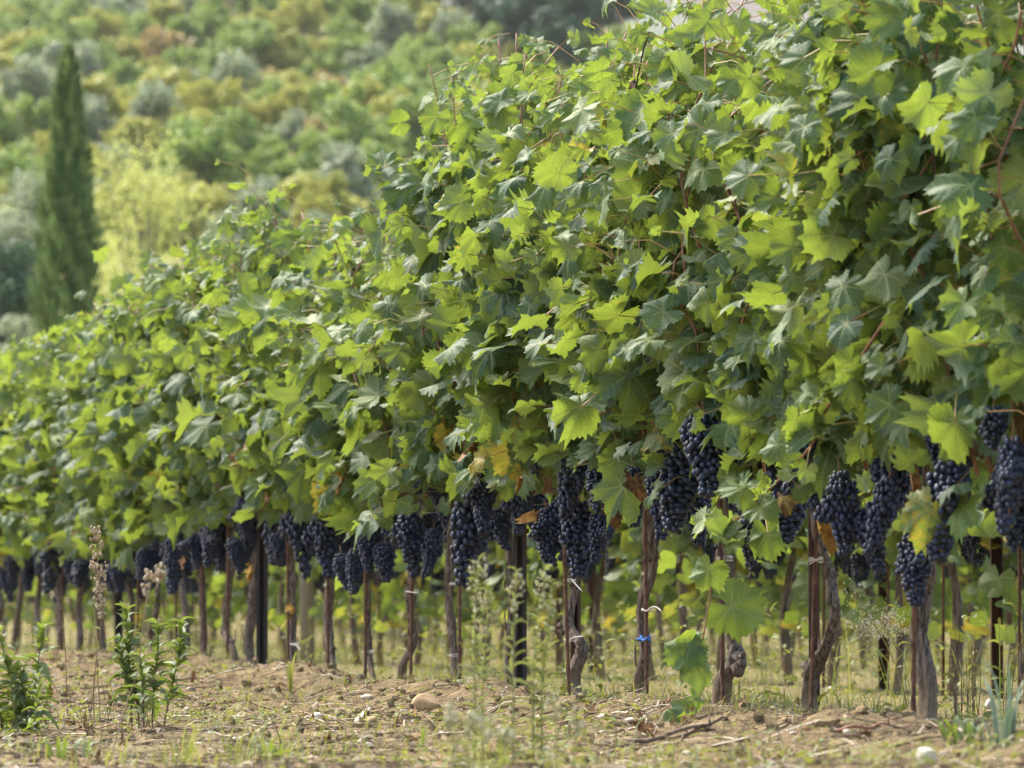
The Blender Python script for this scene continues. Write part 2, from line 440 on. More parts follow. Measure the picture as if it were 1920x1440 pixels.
def spline(pts, n):
    pts = np.asarray(pts, float); k = len(pts)
    if k == 2: return pts[0] + (pts[1] - pts[0]) * np.linspace(0, 1, n)[:, None]
    u = np.linspace(0, k - 1, n); i = np.clip(np.floor(u).astype(int), 0, k - 2); f = (u - i)[:, None]
    g_ = lambda j: pts[np.clip(j, 0, k - 1)]
    p0, p1, p2, p3 = g_(i - 1), g_(i), g_(i + 1), g_(i + 2)
    return 0.5 * (2 * p1 + (p2 - p0) * f + (2 * p0 - 5 * p1 + 4 * p2 - p3) * f ** 2 + (3 * p1 - p0 - 3 * p2 + p3) * f ** 3)
def nrmz(v): return v / (np.linalg.norm(v, axis=-1, keepdims=True) + 1e-9)

# ------------------------------------------------------------------ ground sheet
def axis(segs):
    out = []
    for a, b, st in segs: out.append(np.arange(a, b, st))
    out.append(np.array([segs[-1][1]])); return np.concatenate(out)
gx = axis([(-260, -60, 10), (-60, -12, 2.0), (-12, -3.4, 0.25), (-3.4, 2.6, 0.024), (2.6, 8, 0.25), (8, 40, 2.0), (40, 260, 10)])
gy = axis([(-40, 4, 2.0), (4, 8, 0.2), (8, 15, 0.024), (15, 22, 0.05), (22, 34, 0.12), (34, 60, 0.8), (60, 240, 4), (240, 500, 5), (500, 860, 20)])
GX, GY = np.meshgrid(gx, gy)
gb = MB(); idx = np.arange(GX.size).reshape(GX.shape)
gb.add(np.stack([GX, GY, terrain(GX, GY)], -1).reshape(-1, 3), None,
       np.stack([idx[:-1, :-1], idx[:-1, 1:], idx[1:, 1:], idx[1:, :-1]], -1).reshape(-1, 4))
structure('ground', gb, [M['ground']])

# ------------------------------------------------------------------ grape leaf templates
def leaf_template(seed, nA=53, rings=(0.34, 0.70, 1.0), wild=1.45, teeth=0.078):
    r2 = np.random.default_rng(seed)
    ctrl_a = np.radians([0, 14, 27, 40, 52, 66, 80, 96, 110, 128, 146, 160, 173])
    s1, s2 = r2.uniform(0.68, 0.95), r2.uniform(0.60, 0.86)
    base_r = np.array([1.0, 0.93, s1, 0.87, 0.93, 0.86, s2, 0.76, 0.78, 0.75, 0.71, 0.63, 0.16])
    th = np.linspace(-R(173), R(173), nA)
    def side(sg):
        rr = base_r * (1 + r2.normal(0, 0.07, len(base_r))); rr[0] = base_r[0]; return np.interp(np.abs(th), ctrl_a, rr)
    r = np.where(th < 0, side(-1), side(1))
    zz = np.where(np.arange(nA) % 2 == 0, teeth, -teeth * 0.8) * np.clip(r2.normal(1, 0.55, nA), 0.1, 2.2)
    th = th + r2.normal(0, 0.016, nA) * (np.abs(th) < R(160))
    zz[np.abs(th) > R(165)] = 0; zz[nA // 2] = abs(zz[nA // 2])
    rows = [np.array([[0.0, 0.0]])]
    for q in rings:
        k = r * q + (zz * r if q == 1.0 else 0.0)
        rows.append(np.stack([np.sin(th) * k, np.cos(th) * k], -1))
    p = np.vstack(rows); x, y = p[:, 0], p[:, 1]
    rho = np.hypot(x, y); ang = np.arctan2(x, y)
    ph = r2.uniform(0, 6.28, 4)
    veins = np.radians([0, 52, -52, 108, -108])
    dif = np.abs((ang[:, None] - veins[None] + np.pi) % (2 * np.pi) - np.pi); near = dif.min(1)
    across, along = rho * np.sin(np.minimum(near, 1.5)), rho * np.cos(np.minimum(near, 1.5))
    z = -0.30 * wild * r2.uniform(0.2, 1.2) * y * np.abs(y) * (y > 0) - r2.uniform(-0.25, 0.45) * wild * x * x
    z += across * r2.uniform(0.0, 0.10)                                   # valleys along the veins
    z += 0.085 * wild * rho ** 2 * (np.sin(3 * ang + ph[0]) + 0.7 * np.sin(5 * ang + ph[1])) + 0.06 * wild * rho ** 3 * np.sin(9 * ang + ph[2])
    z += 0.12 * wild * np.sin(x * 2.2 + ph[3]) * rho
    v = np.stack([x, y, z], -1)
    if r2.random() < 0.6:                                                   # one side folded over
        ax = r2.choice([-1, 1]); lim = r2.uniform(0.2, 0.4); over = np.clip(ax * v[:, 0] - lim, 0, None); a_ = np.minimum(over * r2.uniform(1.5, 3.2), 2.4)
        v[:, 0] = np.where(over > 0, ax * (lim + np.sin(a_) / 2.6), v[:, 0]); v[:, 2] += (1 - np.cos(a_)) / 2.6 * r2.choice([-1, 1])
    tris = [(0, 1 + j + 1, 1 + j) for j in range(nA - 1)]; quads = []
    for k in range(len(rings) - 1):
        a0, b0 = 1 + k * nA, 1 + (k + 1) * nA
        quads += [(a0 + j, a0 + j + 1, b0 + j + 1, b0 + j) for j in range(nA - 1)]
    quads = np.array(quads)
    return v, np.array(tris), quads, np.stack([across, along, rho], -1)

HI = [leaf_template(100 + i) for i in range(22)]
MID = [leaf_template(200 + i, 37, (0.5, 1.0), teeth=0.085) for i in range(14)]
LOW = [leaf_template(300 + i, 17, (0.55, 1.0), teeth=0.04) for i in range(10)]
CRUMPLED = [leaf_template(400 + i, 31, (0.3, 0.6, 1.0), wild=6.5) for i in range(5)]
for c_ in CRUMPLED:                                                     # dried leaves curl up lengthwise
    w_ = c_[0][:, 0].copy(); c_[0][:, 0] = 0.30 * np.sin(w_ * 3.4); c_[0][:, 2] += 0.30 * (1 - np.cos(w_ * 3.4)); c_[0][:, 1] *= 1.0 + 0.25 * np.sin(w_ * 5)

def put_leaves(mb, pos, tip, nor, size, tint, temps, mi=0, seed=0):
    r2 = np.random.default_rng(seed + 5)
    tip = nrmz(tip); nor = nrmz(nor - (nor * tip).sum(-1, keepdims=True) * tip); xx = np.cross(tip, nor)
    ids = r2.integers(0, len(temps), len(pos))
    for k, (tv, tt, tq, tve) in enumerate(temps):
        s = np.where(ids == k)[0]
        if len(s) == 0: continue
        nv = len(tv); sq = r2.uniform(0.9, 1.12, (len(s), 1)); zs = r2.uniform(0.7, 2.1, (len(s), 1))
        v = pos[s][:, None] + size[s][:, None, None] * ((tv[None, :, 0] * sq)[..., None] * xx[s][:, None] + tv[None, :, 1, None] * tip[s][:, None] + (tv[None, :, 2] * zs)[..., None] * nor[s][:, None])
        off = (np.arange(len(s)) * nv)[:, None, None]
        mb.add(v.reshape(-1, 3), (tt[None] + off).reshape(-1, 3), (tq[None] + off).reshape(-1, 4) if len(tq) else None, mi,
               np.repeat(tint[s], nv, 0), np.tile(tve, (len(s), 1)))

def petioles(mb, a, b, rad, mi=1):
    # thin three sided bowed stalks from a to b, all at once
    n = len(a)
    if n == 0: return
    mid = (a + b) / 2 + np.array([0, 0, 1.0]) * (np.linalg.norm(b - a, axis=1) * 0.14)[:, None]
    rings = [a, mid, b]; d = nrmz(b - a); u = nrmz(np.cross(d, np.array([0.2, 0.3, 0.9]))); w = np.cross(d, u)
    vs = []
    for rg in rings:
        for j in range(3):
            an = j * 2.0944; vs.append(rg + rad * (math.cos(an) * u + math.sin(an) * w))
    v = np.stack(vs, 1).reshape(-1, 3)
    q = np.array([(k * 3 + j, k * 3 + (j + 1) % 3, k * 3 + 3 + (j + 1) % 3, k * 3 + 3 + j) for k in range(2) for j in range(3)])
    mb.add(v, None, (q[None] + (np.arange(n) * 9)[:, None, None]).reshape(-1, 4), mi)

# ------------------------------------------------------------------ canopy outline of the front row (read off the photograph, placed on the row)
outline = [(-60, 690), (0, 662), (80, 628), (150, 596), (200, 530), (250, 512), (350, 500), (420, 470), (455, 385), (520, 400), (600, 415), (660, 405),
           (695, 455), (740, 430), (780, 385), (802, 320), (826, 170), (838, 92), (905, 80), (960, 108), (1060, 108), (1100, 80), (1150, 65), (1210, 50), (1290, 10)]
o_t, o_z = [], []
for x, y in outline:
    p = on_row(x, y, 0.19); o_t.append(row_t(p)); o_z.append(p[2])
o_t += [-0.3, -2.0]; o_z += [2.22, 2.25]
oi = np.argsort(o_t); o_t = np.array(o_t)[oi]; o_z = np.array(o_z)[oi]
def canopy_top(t): return np.interp(t, o_t, o_z)

WIND = nrmz(np.array([-0.9, -0.25, 0.05]))
UP = np.array([0, 0, 1.0])

def leaf_frames(n, side, r2, h=None):
    """tip and normal directions of hanging, wind stirred leaves; side is an (n,3) outward vector"""
    rnd = r2.normal(0, 1, (n, 3))
    tip = side * 0.30 - UP * 0.55 + WIND * r2.uniform(0.0, 1.0, (n, 1)) + rnd * 0.42
    nor = side * 0.50 + UP * 0.50 + np.array([0, -0.30, 0]) + r2.normal(0, 1, (n, 3)) * 0.55
    flip = r2.random(n) < 0.16
    nor[flip] = nor[flip] * -0.6 + r2.normal(0, 0.5, (flip.sum(), 3))
    return nrmz(tip), nrmz(nor)

def build_canopy(t0, halfw, n_shoots, top_f, seed, temps, zc=0.67, dens=1.0, lowprob=0.66, lsc=1.0, shoot_sides=5):
    """returns (list of shoot MBs, foliage MB). coordinates world (row frame of the front row)"""
    r2 = np.random.default_rng(seed)
    shoots = []; fol = MB(); NP, NO, NS, NT, PA = [], [], [], [], []
    for i in range(n_shoots):
        u = (i + 0.5) / n_shoots * 2 - 1
        ts = t0 + u * halfw + r2.normal(0, 0.03)
        tops = top_f(ts)
        long_ = r2.random() < 0.22
        ztop = tops + (r2.uniform(0.0, 0.07) if long_ else -r2.uniform(0.02, 0.34))
        lean = r2.normal(0, 0.10); la = r2.normal(0.04, 0.13)
        npt = 7; pts = []
        outer = r2.random() < 0.28
        if outer: la = r2.uniform(0.17, 0.25)
        bow = r2.normal(0, 0.05, (npt, 2)); bow[0] = 0
        for k in range(npt):
            f = k / (npt - 1)
            pts.append(row_p(ts + lean * f + bow[k, 0], np.clip(r2.normal(0, 0.02) + la * math.sin(f * 2.6) + bow[k, 1], -0.19, 0.25), zc + (ztop - zc) * f))
        if not long_ and r2.random() < 0.25:                                 # tip bending over
            pts[-1] = pts[-2] + D * r2.normal(0, 0.1) + N * r2.uniform(-0.1, 0.22) + UP * r2.uniform(-0.06, 0.08)
        L = spline(pts, 34)
        m_ = MB(); m_.tube(spline(pts, 18), np.linspace(0.0058, 0.0024, 18), shoot_sides); shoots.append(m_)
        seg = np.concatenate([[0], np.cumsum(np.linalg.norm(np.diff(L, axis=0), axis=1))])
        s_nodes = np.arange(0.05, seg[-1], 0.053)
        for j, sn in enumerate(s_nodes):
            p = np.array([np.interp(sn, seg, L[:, c]) for c in range(3)])
            f = sn / seg[-1]; h = p[2]
            for lateral in (0, 1, 2):
                pr = dens * ((1.0, 0.70, 0.42)[lateral])
                if h < zc + 0.20: pr *= lowprob
                if f > 0.9 and lateral: pr *= 0.4
                if r2.random() > pr: continue
                sg = 1 if r2.random() < (0.35 if outer else 0.60) else -1
                if outer and sg > 0 and r2.random() < 0.45: continue
                o = sg * N + D * r2.normal(0, 0.55)
                pd = nrmz(o * 0.9 + UP * r2.uniform(-0.05, 0.6) + r2.normal(0, 0.3, 3))
                ln = (r2.uniform(0.05, 0.12) if not lateral else r2.uniform(0.06, 0.20))
                a = p + r2.normal(0, 0.003, 3)
                if lateral: a = a + pd * ln * 0.4 + r2.normal(0, 0.02, 3)
                b = a + pd * ln
                size = np.clip(r2.normal(0.085, 0.022), 0.04, 0.116) if not lateral else np.clip(r2.normal(0.063, 0.018), 0.025, 0.105)
                size *= 1.0 - 0.5 * max(0, (f - 0.72) / 0.28)
                PA.append((a, b)); NP.append(b); NO.append(nrmz(np.array(o))); NS.append(size)
                age = r2.random() ** 2.2 * 0.62
                if r2.random() < 0.005: age = r2.uniform(0.45, 0.85)
                if h < zc + 0.30 and r2.random() < 0.04: age = r2.uniform(0.45, 1.0)
                yg = np.clip(r2.normal(0.42 + 0.5 * max(0, f - 0.6), 0.28), 0, 1)
                NT.append((yg, age, r2.random()))
    NP = np.array(NP); NO = np.array(NO); NS = np.array(NS) * lsc; NT = np.array(NT)
    tip, nor = leaf_frames(len(NP), NO, r2)
    put_leaves(fol, NP, tip, nor, NS, NT, temps, 0, seed)
    A = np.array([p[0] for p in PA]); B = np.array([p[1] for p in PA])
    petioles(fol, A, B, 0.0019, 1)
    return shoots, fol

# ------------------------------------------------------------------ grape clusters: a few shapes, shared by copies
def ico(sub):
    import bmesh
    bm = bmesh.new(); bmesh.ops.create_icosphere(bm, subdivisions=sub, radius=1.0)
    v = np.array([x.co[:] for x in bm.verts]); f = np.array([[q.index for q in x.verts] for x in bm.faces]); bm.free(); return v, f
ICO1, ICO2, ICO3 = ico(1), ico(2), ico(3)

def cluster_mesh(seed, length, width, br=0.0098, sub=ICO2):
    r2 = np.random.default_rng(seed); mb = MB(); pts = []
    # a main cone that wanders, with one to three wings leaving it near the shoulder
    arms = [(np.zeros(3), nrmz(np.array([r2.normal(0, 0.10), r2.normal(0, 0.10), -1.0])), length, width)]
    for q in range(r2.integers(1, 4)):
        a_ = r2.uniform(0, 6.283); f_ = r2.uniform(0.02, 0.32)
        arms.append((np.array([0, 0, -f_ * length]), nrmz(np.array([math.cos(a_) * 0.75, math.sin(a_) * 0.75, -r2.uniform(0.4, 1.0)])), length * r2.uniform(0.28, 0.5), width * r2.uniform(0.5, 0.8)))
    tries = 0; bend = r2.uniform(0, 6.283)
    while tries < 6500:
        tries += 1
        o_, d_, L_, W_ = arms[0] if r2.random() < 0.68 else arms[r2.integers(1, len(arms))]
        f = r2.random()
        prof = (0.5 + 0.6 * min(1, f * 5)) * (1.0 - 0.66 * max(0, (f - 0.3) / 0.7) ** 1.2)
        rr = W_ / 2 * min(1, prof) * math.sqrt(r2.uniform(0.2, 1)); a = r2.uniform(0, 6.283)
        u_ = nrmz(np.cross(d_, np.array([0.3, 1, 0.1]))); w_ = np.cross(d_, u_)
        p = o_ + d_ * f * L_ + u_ * math.cos(a) * rr + w_ * math.sin(a) * rr
        p = p + np.array([math.cos(bend), math.sin(bend), 0]) * math.sin(f * 4 + bend) * width * 0.10
        if pts and np.min(np.linalg.norm(np.array(pts) - p, axis=1)) < br * 1.62: continue
        pts.append(p)
    v0, f0 = sub
    for p in pts:
        s = br * r2.uniform(0.86, 1.12)
        ti = np.array([r2.random(), r2.random(), r2.random()])
        mb.add(p + v0 * s * np.array([1, 1, r2.uniform(0.98, 1.1)]), f0, None, 0, ti)
    mb.tube(spline([(0, 0, 0.045), (0.004, 0.002, 0.02), (0, 0, -0.02), (0, 0, -length * 0.8)], 9), 0.0022, 5, 1)
    return mb.mesh('grape_cluster', [M['grape'], M['shoot']])
CL = [cluster_mesh(40 + i, L, W) for i, (L, W) in enumerate([(0.19, 0.085), (0.21, 0.10), (0.16, 0.085), (0.24, 0.105), (0.17, 0.11), (0.13, 0.075), (0.20, 0.09), (0.22, 0.12), (0.15, 0.10), (0.23, 0.09), (0.18, 0.12), (0.12, 0.09)])]
CLEN = [0.19, 0.21, 0.16, 0.24, 0.17, 0.13, 0.20, 0.22, 0.15, 0.23, 0.18, 0.12]
CLW = [0.11, 0.13, 0.11, 0.14, 0.14, 0.10, 0.12, 0.15, 0.13, 0.12, 0.15, 0.12]
CLLOW = [cluster_mesh(70 + i, 0.17, 0.09, 0.0095, ICO1) for i in range(3)]

# ------------------------------------------------------------------ front row of vines
# trunk centre lines read off the photograph: (x, y, width) in its pixels
TR = {
 1945: [(1950, 1388, 44), (1942, 1260, 36), (1940, 1120, 30), (1945, 980, 28), (1945, 880, 24)],
 1730: [(1737, 1384, 46), (1731, 1290, 36), (1727, 1190, 31), (1729, 1120, 33), (1738, 1060, 29), (1744, 960, 26), (1742, 870, 22)],
 1515: [(1517, 1376, 30), (1518, 1300, 25), (1524, 1256, 31), (1543, 1216, 22), (1557, 1155, 19), (1556, 1122, 22), (1540, 1065, 16), (1528, 1000, 16), (1522, 890, 15)],
 1360: [(1348, 1338, 32), (1358, 1275, 30), (1366, 1238, 32), (1363, 1195, 24), (1360, 1130, 20), (1357, 1060, 22), (1362, 1000, 20), (1366, 900, 18)],
 1195: [(1192, 1330, 32), (1194, 1292, 26), (1207, 1220, 21), (1213, 1140, 18), (1217, 1060, 20), (1219, 1000, 24), (1221, 915, 18)],
 1085: [(1091, 1337, 28), (1082, 1275, 22), (1084, 1215, 22), (1069, 1172, 18), (1066, 1110, 17), (1074, 1040, 19), (1082, 1000, 18), (1080, 920, 16)],
 962:  [(958, 1326, 22), (955, 1240, 16), (958, 1120, 14), (956, 1000, 15), (958, 930, 13)],
 858:  [(857, 1318, 20), (850, 1230, 15), (851, 1110, 15), (855, 1010, 16), (856, 940, 14)],
 757:  [(756, 1311, 18), (762, 1250, 15), (768, 1205, 13), (773, 1120, 15), (779, 1060, 19), (776, 950, 14)],
 690:  [(703, 1302, 15), (692, 1220, 12), (695, 1110, 12), (692, 1020, 13), (690, 950, 12)],
 625:  [(633, 1292, 17), (624, 1235, 14), (610, 1160, 18), (616, 1085, 16), (615, 1020, 14), (616, 960, 12)],
 548:  [(550, 1296, 13), (546, 1215, 15), (546, 1140, 11), (548, 1050, 12), (548, 970, 11)],
 472:  [(476, 1288, 14), (468, 1200, 17), (473, 1090, 15), (474, 985, 13)],
 435:  [(441, 1282, 15), (438, 1222, 14), (424, 1180, 13), (430, 1105, 12), (432, 1040, 18), (430, 985, 14)],
 379:  [(382, 1275, 14), (379, 1190, 12), (377, 1100, 13), (376, 1030, 15), (376, 990, 12)],
 340:  [(352, 1272, 13), (348, 1180, 12), (336, 1110, 13), (330, 1040, 13), (330, 1000, 11)],
}
xs_far = [296, 250, 190, 150, 110, 70, 30, -6, -40, -74]
r3 = np.random.default_rng(3)
for x in xs_far:
    b = row_p(row_t(on_row(x, 1200)))
    xb, yb = to_px(np.array([b[0], b[1], 0.0])); xt, yt = to_px(np.array([b[0], b[1], 0.66]))
    w = 13
    j = r3.normal(0, 3.5, 5)
    TR[x] = [(xb + j[0], yb + 2, w * 1.2), (xb + j[1], yb + (yt - yb) * 0.28, w), (xb + j[2], yb + (yt - yb) * 0.55, w * 0.85), (xb + j[3], yb + (yt - yb) * 0.8, w), (xb + j[4], yt, w * 0.9)]

ORD = ['first', 'second', 'third', 'fourth', 'fifth', 'sixth', 'seventh', 'eighth', 'ninth', 'tenth', 'eleventh', 'twelfth', 'thirteenth', 'fourteenth', 'fifteenth',
       'sixteenth', 'seventeenth', 'eighteenth', 'nineteenth', 'twentieth', 'twenty-first', 'twenty-second', 'twenty-third', 'twenty-fourth', 'twenty-fifth', 'twenty-sixth']
LOOK = {
 1945: 'vine cut by the right edge of the photo, reddish canes and sparse leaves',
 1730: 'vine with the thickest straight trunk, soil caked on its foot, largest grapes hanging beside it',
 1515: 'vine whose grey trunk bows out to the right above a knobbly joint',
 1360: 'vine with a swollen knob on its right side above the foot, large leaf beside it',
 1195: 'leaning vine with blue twine and a white tie round its trunk',
 1085: 'crooked vine with two white tube ties sticking out to the right',
 962: 'thin vine standing just left of the dark steel post crossed by a pale weed',
 858: 'slim straight vine rising behind the large tan rock',
 757: 'vine forking beside a rod just left of the large tan rock',
 690: 'slender leaning vine between two others, behind the low earth mound with a pale stone',
 625: 'vine whose trunk kinks left at mid height, behind the low earth mound',
 548: 'short thin vine with a curled withered leaf hanging on it, right of a dark post',
 472: 'vine pressed against the left side of the dark steel post',
 435: 'vine with a wavy trunk thickening under its head, left of the dark post',
 379: 'straight vine behind the tallest green weed shoot',
 340: 'vine whose trunk slants to the left at its head, behind green weed shoots',
}
# bunches read off the photograph: (x, top y, bottom y, width)
BUNCH = [(1898, 822, 1000, 60), (1785, 868, 1052, 92), (1762, 738, 880, 62), (1714, 1000, 1112, 58), (1862, 765, 830, 46), (1665, 900, 1042, 52), (1622, 955, 1076, 46),
         (1572, 888, 1042, 62), (1518, 780, 932, 58), (1436, 888, 1040, 60), (1408, 960, 1040, 40), (1320, 780, 930, 92), (1292, 850, 1000, 82), (1238, 868, 1012, 56), (1184, 878, 985, 58),
         (1128, 958, 1058, 46), (1075, 850, 972, 52), (1022, 955, 1062, 56), (976, 900, 1002, 44), (1128, 860, 960, 50), (940, 792, 884, 46), (1005, 838, 880, 36), (905, 890, 1000, 44), (885, 920, 1104, 66), (936, 955, 1022, 32),
         (816, 880, 968, 52), (766, 958, 1082, 58), (812, 995, 1086, 34), (720, 1020, 1090, 44), (690, 975, 1075, 40), (606, 950, 1082, 58), (550, 935, 1098, 50), (640, 1040, 1106, 26), (672, 1030, 1096, 40),
         (500, 912, 950, 34), (520, 1000, 1050, 32), (452, 935, 1010, 34), (405, 960, 1066, 40), (440, 1010, 1060, 28), (332, 1000, 1112, 44), (300, 1010, 1080, 30), (368, 1000, 1056, 34), (250, 1000, 1046, 30),
         (212, 1062, 1104, 36), (150, 1050, 1098, 36), (104, 1004, 1112, 46), (84, 1010, 1075, 36), (126, 1020, 1090, 34), (30, 1008, 1094, 38), (44, 1020, 1080, 26), (6, 1060, 1130, 26), (276, 1030, 1072, 28), (185, 1030, 1070, 26),
         (-20, 1020, 1100, 30), (-50, 1020, 1090, 30)]
vine_keys = sorted(TR.keys(), reverse=True)
vine_t = {k: row_t(on_row(k, 1300)) for k in vine_keys}
owner = {k: [] for k in vine_keys}
for b in BUNCH:
    k = min(vine_keys, key=lambda q: abs(vine_t[q] - row_t(on_row(b[0], 950))))
    owner[k].append(b)

GROUP_V = 'grapevines of the front row'
DENS = {1945: 0.85, 1730: 0.95}
vines = {}
cl_i = 0
for vi, k in enumerate(vine_keys):
    px = TR[k]
    pts = np.array([on_row(x, y) for x, y, w in px]); rad = np.array([w * 0.5 * np.linalg.norm(on_row(x, y)) / FPX for x, y, w in px])
    base = pts[0].copy(); base[2] = gz(base[0], base[1])
    pts[0][2] = base[2] - 0.03
    # depth wobble so the trunk is not flat in the row's plane
    rv = np.random.default_rng(500 + vi)
    pts[1:-1] += N[None] * rv.normal(0, 0.012, (len(pts) - 2, 1))
    lab = LOOK.get(k)
    lab = lab if lab else 'gnarled slim vine in the front row, %s trunk from the right edge' % ORD[vi]
    root = empty('grapevine', base, lab, 'grapevine', GROUP_V)
    vines[k] = root
    near = vi < 15
    L = spline(pts, 46 if near else 22); rr = np.interp(np.linspace(0, 1, len(L)), np.linspace(0, 1, len(rad)), rad)
    rr = rr * np.where(np.linspace(0, 1, len(L)) < 0.06, 1.18, 1.0)
    tb = MB(); tb.tube(L, rr, 18 if near else 10, 0, 0.20 if near else 0.14, 1.4, seed=vi)
    # loose strips of bark and old spur stubs
    for q in range(5 if near else 0):
        i0 = rv.integers(8, 36); an = rv.uniform(0, 6.28); r_ = rr[i0]
        c = L[i0] + r_ * 1.02 * np.array([math.cos(an), math.sin(an), 0])
        tb.tube(spline([c, c + np.array([math.cos(an) * 0.006, math.sin(an) * 0.006, 0.03]), c + np.array([math.cos(an) * 0.004, math.sin(an) * 0.004, 0.075])], 6), [0.002, 0.0035, 0.004, 0.0035, 0.003, 0.001], 5)
    for q in range(3 if near else 1):
        i0 = rv.integers(10, len(L) - 4); an = rv.uniform(0, 6.28); r_ = rr[i0]
        c = L[i0]; dv = np.array([math.cos(an), math.sin(an), rv.uniform(0.1, 0.7)])
        tb.tube([c, c + dv * r_ * 1.25, c + dv * r_ * 1.6], [r_ * 0.55, r_ * 0.42, r_ * 0.28], 7, 0, 0.15, seed=q)
    for (kk, kx, ky, kr) in ((1360, 1383, 1242, 15), (1360, 1391, 1236, 9), (1515, 1568, 1130, 7), (1515, 1512, 1258, 13), (1085, 1053, 1178, 8), (1085, 1088, 1212, 12), (435, 418, 1182, 6)):
        if kk == k:
            c = on_row(kx, ky, 0.01); kr_ = kr * np.linalg.norm(c) / FPX
            tb.tube([c + UP * kr_ * 1.3 - D * kr_ * .8, c + UP * kr_ * 0.7, c - UP * kr_ * 0.4, c - UP * kr_ * 1.6 - D * kr_ * .8], [kr_ * .4, kr_, kr_ * 1.05, kr_ * .5], 10, 0, 0.2, seed=int(kx))
    part('trunk', tb, [M['bark']], root)
    head = L[-1]; t0 = vine_t[k]
    # cordon arms
    for sg in (-1, 1):
        cb = MB(); pp = [head - UP * 0.03, head + D * sg * 0.07 + UP * rv.uniform(-0.01, 0.03), head + D * sg * 0.2 + UP * rv.uniform(-0.015, 0.02), head + D * sg * rv.uniform(0.30, 0.38) + UP * rv.uniform(-0.02, 0.02)]
        cb.tube(spline(pp, 14), np.linspace(rr[-1] * 0.85, 0.007, 14), 8, 0, 0.16, 1.0, seed=vi * 3 + sg); part('cordon_arm', cb, [M['bark']], root)
    zc = float(head[2])
    temps = HI if vi < 13 else MID
    sh, fol = build_canopy(t0, 0.42, 13 if vi < 16 else 11, canopy_top, 900 + vi, temps, zc, DENS.get(k, 1.0) * (1.1 if vi < 4 else 1.0), lsc=0.90 if vi < 4 else 1.0)
    for s_ in sh: part('shoot', s_, [M['shoot']], root)
    part('foliage', fol, [M['vine_leaf'], M['petiole']], root)
    # grape clusters
    for (bx, y0, y1, w) in owner[k]:
        off = rv.uniform(0.05, 0.15) + (0.06 if bx > 1150 else 0)
        p = on_row(bx, y0, off); dist = np.linalg.norm(p)
        ln = (y1 - y0) * dist / FPX; wd = w * dist / FPX
        best = min(range(len(CL)), key=lambda q: abs(CLW[q] / CLEN[q] - wd / ln) + rv.uniform(0, 0.28))
        o = link('grape_cluster', CL[best], root, p - base)
        o.scale = (wd / CLW[best], wd / CLW[best], ln / CLEN[best]); 
        s_ = np.clip(np.array(o.scale[:]) * np.array([1.12, 1.12, 1.0]), 0.75, 1.5); o.scale = (s_[0], s_[0], s_[2]); o.rotation_euler = (rv.normal(0, 0.08), rv.normal(0, 0.08), rv.uniform(0, 6.28))
    for q in range(4):
        p = row_p(t0 + rv.uniform(-0.42, 0.42), rv.uniform(-0.16, 0.10), zc + rv.uniform(-0.06, 0.16))
        o = link('grape_cluster', CL[rv.integers(0, len(CL))], root, p - base); o.rotation_euler = (0, 0, rv.uniform(0, 6.28)); o.scale = [rv.uniform(0.8, 1.05)] * 3

# --- single leaves and shoots that catch the eye, grown by the vine they belong to
def eye_leaf(name, k, px, py, size_px, tipdir, normal, mats, tint, off=0.16, temps=None, seed=0, stalk=None):
    root = vines[k]; mb = MB(); p = on_row(px, py, off); s = size_px * np.linalg.norm(p) / FPX * (0.8 if temps is CRUMPLED else 1.0)
    put_leaves(mb, np.array([p]), np.array([tipdir], float), np.array([normal], float), np.array([s]), np.array([tint]), (temps or HI), 0, seed)
    if stalk is not None:
        q = on_row(stalk[0], stalk[1], stalk[2]); mb.tube(spline([q, (p + q) / 2 + UP * 0.015, p], 8), 0.0019, 5, 1)
    o = part(name, mb, [mats, M['petiole']], root); return o
eye_leaf('leaf', 1360, 1372, 1138, 66, (0.93, -0.1, -0.35), (0.05, -0.9, 0.45), M['vine_leaf'], (0.85, 0.12, 0.3), 0.10, HI[:1], 1, (1358, 1160, 0.02))
eye_leaf('leaf', 1730, 1745, 955, 66, (-0.30, -0.2, -0.9), (-0.2, -0.95, 0.3), M['vine_leaf'], (0.6, 0.66, 0.3), 0.24, HI[4:5], 2, (1768, 905, 0.16))['label'] = 'yellowing leaf with browned rim'
eye_leaf('leaf', 1730, 1790, 790, 58, (-0.1, -0.2, -0.9), (-0.2, -0.9, 0.4), M['vine_leaf'], (0.7, 0.45, 0.3), 0.26, HI[7:8], 3, (1796, 735, 0.16))
eye_leaf('leaf', 1515, 1440, 1000, 50, (0.2, -0.3, -0.9), (-0.3, -0.9, 0.35), M['vine_leaf'], (0.85, 0.15, 0.3), 0.22, HI[9:10], 3, (1430, 960, 0.14))
for (k, x, y, s, sd, m_) in [(1195, 1190, 905, 40, 1, 'withered'), (1195, 1146, 955, 36, 2, 'withered'), (1515, 1545, 985, 44, 3, 'withered_gold'), (1730, 1716, 895, 42, 4, 'withered'), (1730, 1752, 920, 34, 5, 'withered'),
                             (858, 892, 815, 36, 6, 'withered'), (858, 975, 900, 22, 7, 'withered_gold'), (858, 888, 830, 30, 17, 'withered'), (625, 640, 900, 30, 8, 'withered_gold'), (548, 552, 1140, 24, 9, 'withered_gold'), (472, 470, 1068, 26, 10, 'withered_gold'), (435, 500, 935, 22, 11, 'withered'),
                             (150, 148, 985, 26, 12, 'withered_gold'), (190, 240, 935, 20, 13, 'withered'), (110, 108, 990, 24, 14, 'withered_gold'), (340, 345, 1050, 18, 15, 'withered'), (962, 1003, 965, 17, 16, 'withered_gold')]:
    eye_leaf('withered_leaf', k, x, y, s, (0.15, -0.2, -1), (0.1 * sd - 0.5, -0.8, 0.2), M[m_], (0.5, 0.5, 0.5), 0.19, CRUMPLED, sd)

